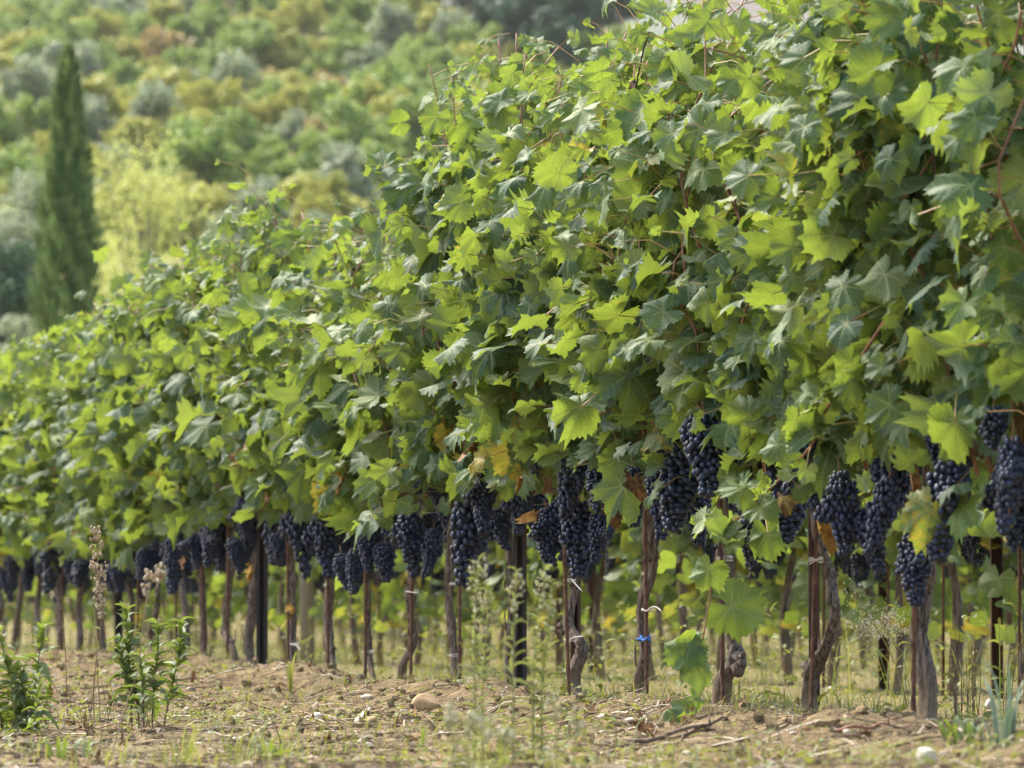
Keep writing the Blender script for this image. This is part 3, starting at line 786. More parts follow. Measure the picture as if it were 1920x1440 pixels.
def stray_shoot(k, pix, r0, m_, leaves=0, seed=0, off=0.25, name='shoot'):
    root = vines[k]; pts = np.array([on_row(x, y, off) for x, y in pix]); mb = MB(); r2 = np.random.default_rng(seed)
    L = spline(pts, 30); mb.tube(L, np.linspace(r0, r0 * 0.45, 30), 6)
    o = part(name, mb, [m_], root)
    if leaves:
        fb = MB(); n = leaves; ii = r2.integers(6, 30, n); a = L[ii]; pd = nrmz(r2.normal(0, 1, (n, 3)) + N * 0.5 + np.array([0, -0.4, 0.1])); b = a + pd * r2.uniform(0.03, 0.09, (n, 1))
        tip, nor = leaf_frames(n, nrmz(N + np.array([0, -0.8, 0]) + r2.normal(0, .3, (n, 3))), r2)
        put_leaves(fb, b, tip, nor, r2.uniform(0.025, 0.06, n), np.stack([r2.uniform(0.5, 1, n), r2.random(n) ** 2 * 0.5, r2.random(n)], -1), HI, 0, seed)
        petioles(fb, a, b, 0.0012, 1); part('foliage', fb, [M['vine_leaf'], M['petiole']], root)
    return o
stray_shoot(1515, [(1690, 560), (1640, 630), (1590, 710), (1545, 775), (1525, 830), (1480, 880), (1430, 930), (1385, 972), (1340, 980)], 0.0050, M['shoot'], 46, 5, 0.27)['label'] = 'long stray cane arching down to the left'
stray_shoot(1945, [(1950, 520), (1905, 250), (1880, 180), (1850, 125)], 0.0085, M['shoot'], 0, 6, 0.16)
stray_shoot(1945, [(1810, 390), (1830, 320), (1846, 240), (1868, 160), (1900, 90), (1915, 20)], 0.0070, M['shoot'], 0, 7, 0.18)
stray_shoot(1945, [(1915, 240), (1860, 242), (1810, 250), (1755, 270)], 0.0030, M['shoot'], 2, 8, 0.22)
stray_shoot(1360, [(1217, 60), (1205, 100), (1190, 180), (1187, 240), (1195, 310), (1200, 370)], 0.0030, M['dead_shoot'], 0, 9, 0.27)['label'] = 'dead black shoot hanging from the top'
eye_leaf('withered_leaf', 1360, 1192, 155, 13, (0.0, -0.2, -1), (0.4, -0.8, 0.2), M['dead_shoot'], (0.5, 0.5, 0.5), 0.27, CRUMPLED, 31)
eye_leaf('withered_leaf', 1360, 1190, 172, 11, (0.2, -0.2, -1), (-0.4, -0.8, 0.2), M['dead_shoot'], (0.5, 0.5, 0.5), 0.27, CRUMPLED, 32)

# ------------------------------------------------------------------ rods, ties, posts, wires
ROD_PX = {1945: 1958, 1730: 1712, 1515: 1519, 1360: 1356, 1195: 1213, 1085: 1068, 858: 862, 757: 770, 690: 685, 625: 616, 548: 541, 435: 426, 379: 385, 340: 331, 250: 256, 190: 184, 110: 115}
ROD_LOOK = {1945: 'rusty rod at the right edge of the photo', 1730: 'rusty ribbed rod against the thickest straight trunk', 1515: 'rusty ribbed rod left of the bowed grey trunk', 1360: 'rusty ribbed rod before the trunk with a swollen knob',
            1195: 'rusty ribbed rod tied with blue twine to the leaning trunk', 1085: 'rusty ribbed rod tied with white tubes to the crooked trunk', 858: 'rusty rod against the slim trunk behind the large tan rock',
            757: 'rusty rod with blue string at its foot, just left of the tan rock', 690: 'thin rod left of the slender leaning trunk', 625: 'thin rod right of the trunk kinked to the left', 548: 'thin rod against the short thin trunk right of a dark post',
            435: 'thin rod left of the wavy trunk', 379: 'thin rod behind the tallest weed shoot', 340: 'thin rod beside the trunk slanting left at its head'}
rods = {}
for k, x in ROD_PX.items():
    d0 = on_row(x, 1300, 0.045); b = np.array([d0[0], d0[1], gz(d0[0], d0[1]) - 0.04])
    mb = MB(); rv = np.random.default_rng(int(x) + 2); tilt = rv.normal(0, 0.018, 2)
    if k == 1515: tilt = np.array([0.035, 0.0])
    n = 46; hh = 1.05; f = np.linspace(0, 1, n)
    L = b + np.outer(f, np.array([tilt[0], tilt[1], 0])) + np.outer(f * hh, UP)
    mb.tube(L, 0.0058 + 0.0009 * (np.arange(n) % 2), 8, 0, 0.0, 3.0)
    if k > 600:                                                        # helical ribs
        for s_ in (0, math.pi):
            th = f * 46 + s_; th = np.linspace(0, 46, 160) + s_; ff = np.linspace(0, 1, 160)
            H = b + np.outer(ff, np.array([tilt[0], tilt[1], 0])) + np.outer(ff * hh, UP) + 0.0062 * np.stack([np.cos(th), np.sin(th), 0 * th], -1)
            mb.tube(H, 0.0014, 4)
    rods[k] = solo('rebar_stake', mb, [M['rebar']], b, ROD_LOOK.get(k, 'thin rusty rod in the far left end of the front row'), 'stake', 'rusty rods staking the front vines')

def tie(px, py, w_px, tails, label, mats, r=0.0019, turns=2):
    c = on_row(px, py, 0.02); d = np.linalg.norm(c) / FPX; mb = MB(); th = np.linspace(0, 2 * np.pi * turns, 26 * turns)
    a = w_px * 0.5 * d
    L = c + np.stack([a * np.cos(th), (a * 0.9 + 0.02) * np.sin(th), 0.006 * np.sin(th * 0.5 + 1) + np.linspace(-0.004, 0.004, len(th))], -1)
    mb.tube(L, r, 6)
    for tl in tails:
        pts = [on_row(x, y, 0.07) for x, y in tl]; mb.tube(spline(pts, 10), r * 1.15, 6)
    return solo('vine_tie', mb, [mats], c, label, 'tie', 'ties round the vine trunks')
tie(1068, 1088, 24, [[(1072, 1086), (1080, 1096), (1091, 1108)]], 'white tube tie with a tail pointing down, upper one on the crooked trunk', M['tie_white'])
tie(1072, 1200, 26, [[(1068, 1204), (1076, 1195), (1094, 1193)]], 'white tube tie with a level tail, lower one on the crooked trunk', M['tie_white'])
tie(1214, 1144, 22, [[(1204, 1141), (1212, 1146), (1222, 1138), (1232, 1139), (1241, 1147)]], 'white tube tie curling to the right on the leaning trunk', M['tie_white'])
tie(1359, 1047, 30, [[(1350, 1045), (1347, 1060), (1343, 1100)]], 'white string tie on the trunk above the swollen knob', M['tie_white'], 0.0014, 3)
tie(1530, 1050, 26, [[(1518, 1058), (1528, 1052), (1540, 1046)]], 'white string tie under the withered golden leaf', M['tie_white'], 0.0014, 3)
tie(1207, 1198, 24, [[(1202, 1192), (1206, 1201), (1214, 1196)]], 'blue twine knotted round the leaning trunk', M['tie_blue'], 0.0036, 2)
tie(853, 1095, 20, [[(846, 1093), (858, 1094)]], 'pale string tie on the slim trunk behind the tan rock', M['tie_white'], 0.0014)
tie(852, 1229, 20, [], 'pale string tie low on the slim trunk behind the tan rock', M['tie_white'], 0.0014)
tie(690, 1222, 22, [[(695, 1224), (703, 1218)]], 'pale string tie on the slender leaning trunk', M['tie_white'], 0.0014)
tie(773, 1109, 24, [[(762, 1109), (784, 1112)]], 'pale string tie on the forking trunk left of the tan rock', M['tie_white'], 0.0014)
tie(551, 1208, 16, [[(545, 1208), (556, 1210), (562, 1219)]], 'white tube tie curling on the short thin trunk right of a dark post', M['tie_white'])
tie(769, 1306, 12, [[(770, 1302), (773, 1308)]], 'blue string at the foot of the rod left of the tan rock', M['tie_blue'], 0.0026, 1)

def post(px, w_px, label, m_, off=0.0, top=2.0, kind='c'):
    d0 = on_row(px, 1290, off); b = np.array([d0[0], d0[1], gz(d0[0], d0[1])]); w = w_px * np.linalg.norm(d0) / FPX
    mb = MB(); z0, z1 = b[2] - 0.05, top; c = (z0 + z1) / 2; h = z1 - z0
    if kind == 'c':                                                   # folded channel with lipped flanges
        mb.box((b[0], b[1] + w * 0.35, c), (w, 0.003, h)); 
        for s_ in (-1, 1):
            mb.box((b[0] + s_ * (w / 2 - 0.0016), b[1], c), (0.003, w * 0.7 - 0.004, h)); mb.box((b[0] + s_ * (w / 2 - w * 0.16), b[1] - w * 0.35, c), (w * 0.3, 0.003, h))
        for q in range(14):                                           # wire hooks
            mb.box((b[0] + (w / 2 + 0.004), b[1] - 0.006, 0.5 + q * 0.11), (0.008, 0.006, 0.016))
    return solo('metal_post', mb, [m_], b, label, 'post', 'steel posts carrying the wires', smooth=False)
post(975, 25, 'dark steel channel post half hidden by a tall pale weed', M['post_steel'], -0.02, 2.05)
post(491, 21, 'dark steel channel post with its foot seen whole, right of two vines', M['post_steel'], 0.03, 2.0)
post(222, 15, 'dark steel post behind the tall green weed shoots', M['post_steel'], 0.0, 2.0)
post(1079, 20, 'rust brown steel post behind the crooked trunk', M['post_rust'], -0.45, 1.0)
post(1527, 20, 'rust brown steel post behind the bowed grey trunk', M['post_rust'], -0.30, 1.2)
for z, off, nm in [(0.70, 0.0, 'lowest trellis wire, carrying the vine arms'), (1.05, 0.05, 'second trellis wire, running through the leaves'), (1.45, 0.06, 'third trellis wire, running through the leaves'), (1.85, 0.03, 'topmost trellis wire, near the shoot tips')]:
    mb = MB(); ts = np.linspace(-2.5, 22, 60); L = np.array([row_p(t, off, z + 0.006 * math.sin(t * 1.3)) for t in ts]); mb.tube(L, 0.0013, 5)
    solo('trellis_wire', mb, [M['wire']], row_p(0, off, z), nm, 'wire', 'trellis wires of the front row')

# ------------------------------------------------------------------ rows behind
def back_vine(seed):
    rv = np.random.default_rng(seed)
    sh, fol = None, None
    save = row_p(0, 0, 0)
    sh, fol = build_canopy(0.0, 0.44, 9, lambda t: 1.95, seed, LOW, 0.66, 0.85, 0.9, shoot_sides=3)
    root = empty('grapevine', save, 'slim vine in a row behind', 'grapevine', 'grapevines of the rows behind')
    pts = [save + np.array([rv.normal(0, 0.02), rv.normal(0, 0.02), -0.05]), save + np.array([rv.normal(0, 0.04), rv.normal(0, 0.03), 0.2]), save + np.array([rv.normal(0, 0.05), rv.normal(0, 0.03), 0.42]), save + np.array([rv.normal(0, 0.015), 0, 0.7])]
    tb = MB(); tb.tube(spline(pts, 16), np.linspace(0.024, 0.014, 16) * rv.uniform(0.75, 1.2), 9, 0, 0.2, 1.2, seed=seed)
    for sg in (-1, 1):
        tb.tube(spline([pts[-1] - UP * 0.02, pts[-1] + D * sg * 0.15 + UP * 0.02, pts[-1] + D * sg * 0.4], 8), np.linspace(0.014, 0.007, 8), 6, 0, 0.1, seed=sg)
    part('trunk', tb, [M['bark']], root)
    for s_ in sh: fol.add(np.vstack(s_.v), np.vstack(s_.t) if s_.t else None, np.vstack(s_.q), 2)
    # low hanging leaves
    n = 24; a = np.array([row_p(rv.uniform(-.45, .45), rv.normal(0, .13), 0.72 - 0.45 * rv.random() ** 1.6) for _ in range(n)])
    tip, nor = leaf_frames(n, nrmz(N + rv.normal(0, .5, (n, 3))), rv); put_leaves(fol, a, tip, nor, rv.uniform(0.05, 0.09, n), np.stack([rv.random(n), rv.random(n) ** 1.5 * 0.9, rv.random(n)], -1), LOW, 0, seed)
    part('foliage', fol, [M['vine_leaf'], M['petiole'], M['shoot']], root)
    for q in range(3):
        p = row_p(rv.uniform(-.35, .35), rv.uniform(-0.05, .15), rv.uniform(0.62, 0.8)) - save
        o = link('grape_cluster', CLLOW[q], root, p)
    # a rod
    return root
BV = [back_vine(3000 + i) for i in range(6)]
used = [False] * 6
rod_me = None
def back_rod(p, row):
    global rod_me
    if rod_me is None:
        mb = MB(); mb.tube([(0, 0, -0.04), (0.004, 0, 0.5), (0, 0.004, 1.05)], 0.0065, 6); rod_me = mb.mesh('rebar_stake', [M['rebar']])
    o = link('rebar_stake', rod_me, None, p); tag(o, 'thin rusty rod beside a blurred vine of the %s row' % row, 'stake', 'rusty rods of the %s row' % row)
ROWN = ['second', 'third', 'fourth', 'fifth', 'sixth', 'seventh']
r4 = np.random.default_rng(8)
nb = 0
for ri in range(6):
    lat = -2.4 * (ri + 1)
    ph = 3.9 + 2.4 * (ri + 1)
    ta = ph / math.tan(R(23.5)); tb_ = ph / math.tan(R(7.3))
    t = ta - row_t(CAM) * -1 if False else None
    tc = row_t(np.array([0, 0, 0]))
    tt = tc + ta - 0.5; end = min(tc + tb_, tc + 62)
    while tt < end:
        p = row_p(tt, lat); p[2] = gz(p[0], p[1]) - 0.005
        i = int(r4.integers(0, 6)); lab = 'slim brown vine seen under the canopy, standing in the %s row' % ROWN[ri]
        grp = 'grapevines of the %s row' % ROWN[ri]
        flip = 0.0 if r4.random() < 0.5 else math.pi
        if not used[i]:
            o = BV[i]; o.location = p; o.rotation_euler = (0, 0, flip); o['label'] = lab; o['group'] = grp; used[i] = True
        else:
            copy_tree(BV[i], p, lab, grp, flip, float(r4.uniform(0.94, 1.06)))
        if ri < 3 and r4.random() < 0.6: back_rod(p + D * r4.uniform(-0.06, 0.06) + N * 0.04, ROWN[ri])
        tt += 0.8 * r4.uniform(0.65, 1.35); nb += 1
print('vines behind', nb)
# posts in the rows behind
def back_post(px, dist, w, h, m_, label, wood=False):
    p = at_depth(px, 1200, dist); b = np.array([p[0], p[1], gz(p[0], p[1]) - 0.03]); mb = MB()
    if wood:
        mb.tube([b, b + UP * h * 0.5, b + UP * h], [w / 2, w / 2 * 0.98, w / 2 * 0.95], 14, 0, 0.03, seed=3)
        mb.tube([b + UP * h, b + UP * (h + 0.01)], [w / 2 * 0.95, w / 2 * 0.85], 14)
        return solo('wooden_post', mb, [m_], b, label, 'post')
    mb.box(b + UP * h / 2, (w, 0.003, h)); mb.box(b + UP * h / 2 + np.array([w / 2 + 0.0015, -0.02, 0]), (0.003, 0.04, h)); mb.box(b + UP * h / 2 + np.array([-w / 2 - 0.0015, -0.02, 0]), (0.003, 0.04, h))
    return solo('metal_post', mb, [m_], b, label, 'post', 'steel posts in the rows behind', smooth=False)
back_post(576, 30, 0.10, 1.9, M['post_wood'], 'weathered grey wooden post between blurred vines of the rows behind', True)
back_post(1655, 20, 0.036, 1.8, M['post_rust'], 'brown steel post under the frothy white-flowered weed, behind the front row')
back_post(1868, 17.6, 0.040, 1.8, M['post_rust'], 'brown steel post near the right edge, behind the front row')
back_post(1110, 27, 0.040, 1.8, M['post_rust'], 'brown steel post right of the crooked trunk, in the rows behind')

# ------------------------------------------------------------------ stones, sticks, litter on the soil
def stone_mb(p, s, seed, squash=(1, 0.8, 0.62), yaw=0.0):
    r2 = np.random.default_rng(seed); v = ICO3[0].copy(); mb = MB()
    for q in range(7):                                                   # broken flat faces
        d = nrmz(r2.normal(0, 1, 3)); lim = r2.uniform(0.62, 0.9); k = v @ d; v -= np.outer(np.clip(k - lim, 0, None), d) * 0.85
    v *= (1 + 0.06 * np.sin(v[:, :1] * 3 + seed) * np.cos(v[:, 1:2] * 4))
    v = v * np.array(squash) * s; c, n_ = math.cos(yaw), math.sin(yaw)
    v = v @ np.array([[c, n_, 0], [-n_, c, 0], [0, 0, 1]])
    mb.add(v + p + UP * s * squash[2] * 0.35, ICO3[1]); return mb
STONES = [(800, 1322, 31, (1, .8, .75), 'brown_stone', 'large tan rock with a dark cracked face, on the earth mound'),
          (690, 1308, 15, (1, .7, .5), 'stone', 'pale flat oval stone on the earth mound left of the tan rock'),
          (1178, 1393, 22, (1, .8, .62), 'clod', 'round ochre rock beside the brown fallen leaf'),
          (1735, 1422, 24, (1, .9, .85), 'pale_stone', 'pale pointed stone at the bottom right, before the thick trunk'),
          (1290, 1411, 13, (1, .8, .6), 'pale_stone', 'small whitish stone right of the ochre rock'),
          (1012, 1347, 14, (1, .7, .6), 'stone', 'tan stone left of the sliver of white rock'),
          (1130, 1343, 16, (1, .6, .4), 'pale_stone', 'flat whitish slab lying behind the cut canes'),
          (1180, 1350, 16, (1, .6, .4), 'stone', 'flat grey stone before the leaning trunk'),
          (696, 1350, 14, (1, .8, .6), 'brown_stone', 'tan stone beside the bleached stick'),
          (594, 1343, 15, (1, .8, .6), 'stone', 'pale stone at the left foot of the earth mound'),
          (577, 1347, 9, (1, .8, .6), 'pale_stone', 'small pale stone touching another at the mound foot'),
          (690, 1398, 12, (1, .7, .55), 'pale_stone', 'small white stone low in front of the mound'),
          (1768, 1417, 10, (1, .8, .7), 'stone', 'small stone right of the pale pointed one'),
          (1448, 1434, 11, (1, .8, .6), 'pale_stone', 'white stone at the bottom edge'),
          (1855, 1325, 14, (.8, .8, 1.1), 'pale_stone', 'pale upright stone among dry stalks on the right'),
          (1588, 1375, 12, (1, .8, .7), 'stone', 'pale stone beside the trunk foot with a twig behind'),
          (1560, 1292, 14, (1, .8, .5), 'stone', 'pale stone in the alley behind the bowed trunk'),
          (1478, 1250, 12, (1, .8, .5), 'pale_stone', 'blurred pale stone in the alley left of the bowed trunk'),
          (1260, 1265, 12, (1, .8, .6), 'pale_stone', 'white stone behind the sucker leaves'),
          (195, 1262, 11, (1, .8, .5), 'pale_stone', 'pale stone left of the green weed shoots'),
          (358, 1291, 9, (1, .8, .5), 'pale_stone', 'small pale stone right of the green weed shoots')]
for i, (x, y, w, sq, m_, lab) in enumerate(STONES):
    p = on_ground(x, y + w * 0.3); s = w * np.linalg.norm(p) / FPX; p[2] = gz(p[0], p[1])
    solo('rock' if w > 20 else 'stone', stone_mb(p, s, 40 + i, sq, 0.3 * i), [M[m_]], p, lab, 'stone', 'stones on the soil')
rs = np.random.default_rng(21)
for i in range(80):
    x, y = rs.uniform(20, 1900), rs.uniform(1345, 1436); 
    if x < 500: y = rs.uniform(1250, 1420)
    p = on_ground(x, y); s = (2.6 + 7.5 * rs.random() ** 2) * np.linalg.norm(p) / FPX
    solo('stone', stone_mb(p, s, 200 + i, (1, rs.uniform(.6, .9), rs.uniform(.45, .75)), rs.uniform(0, 6)), [M[rs.choice(['stone', 'pale_stone', 'brown_stone'])]], p, 'small loose stone lying among the crumbs of tilled soil', 'stone', 'small loose stones on the soil')

def scatter(n, lat_lo, lat_hi, t_lo, t_hi, r2):
    lat = r2.uniform(lat_lo, lat_hi, n); t = t_lo + (t_hi - t_lo) * r2.random(n) ** 1.3
    p = P0[None] + D[None] * t[:, None] + N[None] * lat[:, None]; p[:, 2] = terrain(p[:, 0], p[:, 1]); return p
def crumbs(n, lo, hi, seed, temps, areas):
    r2 = np.random.default_rng(seed); mb = MB(); v0, f0 = temps
    p = scatter(n, *areas, r2); s = lo + (hi - lo) * r2.random(n) ** 6
    v = v0[None] * (1 + r2.normal(0, 0.16, (n, len(v0), 1))) * r2.uniform(0.55, 1.1, (n, 1, 3)) * s[:, None, None] + p[:, None] + (s * 0.25)[:, None, None] * UP
    mb.add(v.reshape(-1, 3), (f0[None] + (np.arange(n) * len(v0))[:, None, None]).reshape(-1, 3), None, 0, np.repeat(r2.random((n, 3)), len(v0), 0)); return mb
stuff('soil_clods', crumbs(24000, 0.0025, 0.026, 31, ICO1, (-0.7, 3.4, -4.8, 16)), [M['clod']], 'crumbly tan clods of tilled earth before the vines', 'soil', smooth=False)
stuff('gravel', crumbs(6500, 0.003, 0.011, 32, ICO1, (-3.0, 3.4, -4.8, 20)), [M['pale_stone']], 'pale bits of gravel mixed in the tilled earth', 'gravel', smooth=False)

def litter(n, seed, area):
    r2 = np.random.default_rng(seed); mb = MB(); p = scatter(n, *area, r2); a = r2.uniform(0, 6.28, n); ln = 0.02 + 0.16 * r2.random(n) ** 2
    for i in range(n):
        d = np.array([math.cos(a[i]), math.sin(a[i]), r2.normal(0, 0.12)]); q = p[i] + UP * r2.uniform(0.003, 0.012); e = q + d * ln[i]; e[2] = gz(e[0], e[1]) + r2.uniform(0.003, 0.02)
        mb.tube([q, (q + e) / 2 + UP * 0.004 + r2.normal(0, 0.004, 3), e], 0.0006 + 0.0024 * r2.random() ** 2, 3, int(r2.choice([0, 0, 1, 1, 2])), cap=False)
    return mb
rb = np.random.default_rng(44)
for i in range(16):
    k_ = vine_keys[int(rb.integers(0, 9))]; p = row_p(vine_t[k_] + rb.normal(0, .3), rb.uniform(-.15, .35)); p[2] = gz(p[0], p[1]) + 0.006
    fm = MB(); fm.add(p + ICO2[0] * 0.008, ICO2[1]); solo('fallen_grape', fm, [M['grape']], p, 'single dark grape dropped on the soil under the front vines', 'grape', 'grapes dropped under the front vines')
stuff('dry_litter', litter(21000, 33, (-0.9, 3.4, -4.8, 14)), [M['stem_dry'], M['stem_dark'], M['pale_stick']], 'dry straw and bits of twig strewn over the soil', 'litter')

r2 = np.random.default_rng(36); n = 1500; q_ = scatter(n, -0.8, 3.3, -4.8, 14, r2); lm = MB()
put_leaves(lm, q_ + UP * 0.008, np.stack([r2.normal(0, 1, n), r2.normal(0, 1, n), r2.normal(0, .15, n)], -1), np.stack([r2.normal(0, .35, n), r2.normal(-.2, .35, n), np.ones(n)], -1), r2.uniform(0.006, 0.03, n), np.full((n, 3), .5), [leaf_template(450 + i, 13, (0.5, 1.0), wild=6.0) for i in range(4)])
stuff('leaf_litter', lm, [M['withered']], 'brown crumbled bits of leaf scattered over the soil', 'litter')
CANES = [([(1140, 1400), (1230, 1388), (1330, 1362), (1364, 1352)], 0.0065, 'cut_cane', 'dark cut cane lying from the ochre rock to the knobby trunk'),
         ([(1100, 1428), (1190, 1405), (1290, 1378), (1340, 1372)], 0.0055, 'cut_cane', 'long dark cut cane nearest the viewer'),
         ([(1065, 1385), (1130, 1378), (1200, 1368)], 0.0045, 'cut_cane', 'thin dark cut cane behind the ochre rock'),
         ([(960, 1396), (1040, 1388), (1110, 1380)], 0.005, 'cut_cane', 'brown cut cane left of the ochre rock'),
         ([(630, 1333), (670, 1338), (700, 1328)], 0.006, 'cut_cane', 'broken brown stick on the face of the earth mound'),
         ([(668, 1360), (680, 1346), (694, 1334)], 0.0075, 'pale_stick', 'bleached stick on the face of the earth mound'),
         ([(600, 1395), (650, 1388), (700, 1380)], 0.0065, 'cut_cane', 'thick brown cane lying below the mound'),
         ([(650, 1402), (690, 1388), (710, 1380)], 0.005, 'pale_stick', 'pale split cane lying below the mound'),
         ([(560, 1374), (640, 1368), (720, 1366)], 0.004, 'cut_cane', 'thin cane lying below the mound'),
         ([(1060, 1362), (1090, 1350), (1125, 1336)], 0.0045, 'cut_cane', 'short brown stick before the white slab'),
         ([(1565, 1375), (1640, 1368), (1708, 1367)], 0.0045, 'shoot', 'reddish twig lying between two trunks'),
         ([(1140, 1340), (1215, 1340), (1236, 1318)], 0.003, 'pale_stick', 'pale stub at the foot of the leaning trunk'),
         ([(890, 1350), (930, 1336), (960, 1324)], 0.005, 'cut_cane', 'dark cane right of the large tan rock'),
         ([(330, 1345), (400, 1330), (480, 1345)], 0.004, 'cut_cane', 'thin grey cane right of the green weeds'),
         ([(420, 1400), (470, 1380), (520, 1352)], 0.004, 'pale_stick', 'pale cane pointing up to the right in the lower left')]
for i, (pix, r_, m_, lab) in enumerate(CANES):
    pts = []
    for x, y in pix:
        p = on_ground(x, y); p[2] = gz(p[0], p[1]) + r_ * 0.9; pts.append(p)
    mb = MB(); L = spline(pts, 16); L[:, 2] = np.maximum(L[:, 2], terrain(L[:, 0], L[:, 1]) + r_ * 0.6); L[:, 2] += 0.004 * np.sin(np.arange(16) * 1.1 + i)
    mb.tube(L, np.linspace(r_, r_ * 0.65, 16), 7, 0, 0.08, seed=i)
    for q in (5, 10): mb.tube([L[q], L[q] + UP * 0.012 + rs.normal(0, 0.006, 3)], [r_ * 0.7, r_ * 0.3], 5)
    solo('cut_cane', mb, [M[m_]], pts[0], lab, 'stick', 'prunings lying on the soil')

FALL = [(1215, 1378, 30, 'withered', 'large reddish brown leaf fallen beside the ochre rock'), (1010, 1372, 16, 'withered', 'brown leaf fallen left of the cut canes'), (748, 1363, 14, 'withered', 'brown leaf fallen below the tan rock'), (770, 1392, 9, 'withered_gold', 'small orange leaf fallen low before the mound'),
        (615, 1398, 14, 'withered', 'upright orange brown leaf below the mound'), (360, 1278, 14, 'withered', 'brown leaf fallen right of the green weeds'), (1845, 1300, 16, 'withered', 'brown leaf fallen among the dry stalks'), (1252, 1352, 15, 'withered', 'curled brown leaf under the vine sucker'), (470, 1385, 16, 'withered', 'brown leaf in the grass at the lower left')]
for i, (x, y, s, m_, lab) in enumerate(FALL):
    p = on_ground(x, y); p[2] = gz(p[0], p[1]) + 0.014; mb = MB()
    put_leaves(mb, np.array([p]), np.array([[rs.normal(), rs.normal(), 0.1]]), np.array([[0, -0.6, 0.8]]), np.array([s * np.linalg.norm(p) / FPX]), np.array([[.5, .5, .5]]), CRUMPLED, 0, i)
    solo('fallen_leaf', mb, [M[m_]], p, lab, 'leaf', 'leaves fallen on the soil')

LANCE = []
for k in range(3):
    yy = np.linspace(0, 1, 7); ww = np.array([0.05, 0.16, 0.21, 0.20, 0.15, 0.08, 0.0]); zz = (0.22 + 0.12 * k) * yy - (0.35 + .2 * k) * yy ** 2
    L_ = np.stack([-ww, yy, zz + 0.06], -1); C_ = np.stack([0 * ww, yy, zz], -1); R_ = np.stack([ww, yy, zz + 0.06], -1)
    v = np.vstack([L_, C_, R_]); q = [(i, 7 + i, 8 + i, i + 1) for i in range(6)] + [(7 + i, 14 + i, 15 + i, 8 + i) for i in range(6)]
    LANCE.append((v, np.zeros((0, 3), int), np.array(q)[:, ::-1].copy(), np.tile([[1, 0, 0]], (21, 1))))

# ------------------------------------------------------------------ grass (ground cover)
def blades(n, area, hmin, hmax, seed, dry, patch=0.0, w=0.0024):
    r2 = np.random.default_rng(seed); p = scatter(n, *area, r2)
    keep = (vnoise(p[:, 0], p[:, 1], 0.55, 41) + 0.6 * vnoise(p[:, 0], p[:, 1], 0.2, 42)) > patch; p = p[keep]; n = len(p)
    h = hmin + (hmax - hmin) * r2.random(n) ** 2.2; a = r2.uniform(0, 6.28, n); d = np.stack([np.cos(a), np.sin(a), 0 * a], -1); s = np.stack([-np.sin(a), np.cos(a), 0 * a], -1)
    ln = r2.uniform(0.2, 1.6, n)[:, None] * h[:, None] * d; ww = w * r2.uniform(0.6, 1.5, n)[:, None]
    v = np.stack([p - s * ww, p + s * ww, p + ln * 0.3 + UP * (h * 0.6)[:, None] - s * ww * 0.8, p + ln * 0.3 + UP * (h * 0.6)[:, None] + s * ww * 0.8, p + ln + UP * (h * 0.9)[:, None]], 1)
    off = (np.arange(n) * 5)[:, None, None]; mb = MB()
    hue = np.clip(r2.normal(dry, 0.3, n), 0, 1); ti = np.stack([hue, r2.random(n), r2.random(n)], -1)
    mb.add(v.reshape(-1, 3), (np.array([[2, 3, 4]])[None] + off).reshape(-1, 3), (np.array([[0, 1, 3, 2]])[None] + off).reshape(-1, 4), 0, np.repeat(ti, 5, 0)); return mb
gmb = blades(42000, (-9.5, -0.25, -4, 34), 0.012, 0.10, 51, 0.45, 0.02, 0.0018)
for mb2 in (blades(12000, (-0.6, 0.3, -4, 24), 0.010, 0.085, 52, 0.35, 0.06, 0.0016), blades(16000, (0.2, 3.4, -4.8, 15), 0.012, 0.085, 53, 0.92, 0.04, 0.0014), blades(2200, (0.9, 2.2, -4.6, 3), 0.02, 0.10, 54, 0.75, 0.14, 0.0014), blades(26000, (-16, -0.5, -2, 60), 0.1, 0.40, 55, 0.85, 0.03, 0.0016), blades(2600, (-0.5, 0.15, -4, 8), 0.03, 0.09, 56, 0.1, 0.0)):
    for a_, b_, c_, d_ in zip(mb2.v, mb2.t, mb2.q, mb2.tint): gmb.add(a_, b_, c_, 0, d_[:, :3])
r9 = np.random.default_rng(93)
n = 19000; q_ = scatter(n, -17, 0.1, -4, 62, r9)
k_ = (vnoise(q_[:, 0], q_[:, 1], 0.8, 61) + 0.6 * vnoise(q_[:, 0], q_[:, 1], 0.3, 62)) > 0.0; q_ = q_[k_]; n = len(q_)
for lv in range(4):                                                     # small leafy herbs tangled in the alleys
    a_ = r9.uniform(0, 6.283, n); o_ = np.stack([np.cos(a_), np.sin(a_), 0 * a_], -1)
    lat_ = np.abs((q_ - P0) @ N); hh = r9.uniform(0.01, 1.0, n) ** 2 * (0.07 + 0.34 * np.clip(lat_ / 1.6, 0, 1))
    put_leaves(gmb, q_ + UP * hh[:, None] + r9.normal(0, 0.02, (n, 3)) * np.array([1, 1, 0]), o_ + UP * 0.5 + r9.normal(0, .3, (n, 3)), UP - o_ * 0.4 + r9.normal(0, .3, (n, 3)), r9.uniform(0.015, 0.055, n),
               np.stack([np.clip(r9.normal(0.35, 0.35, n), 0, 1), r9.random(n) * .3, r9.random(n)], -1), [(t_[0], t_[1], t_[2], t_[3]) for t_ in LANCE], 0, 90 + lv)
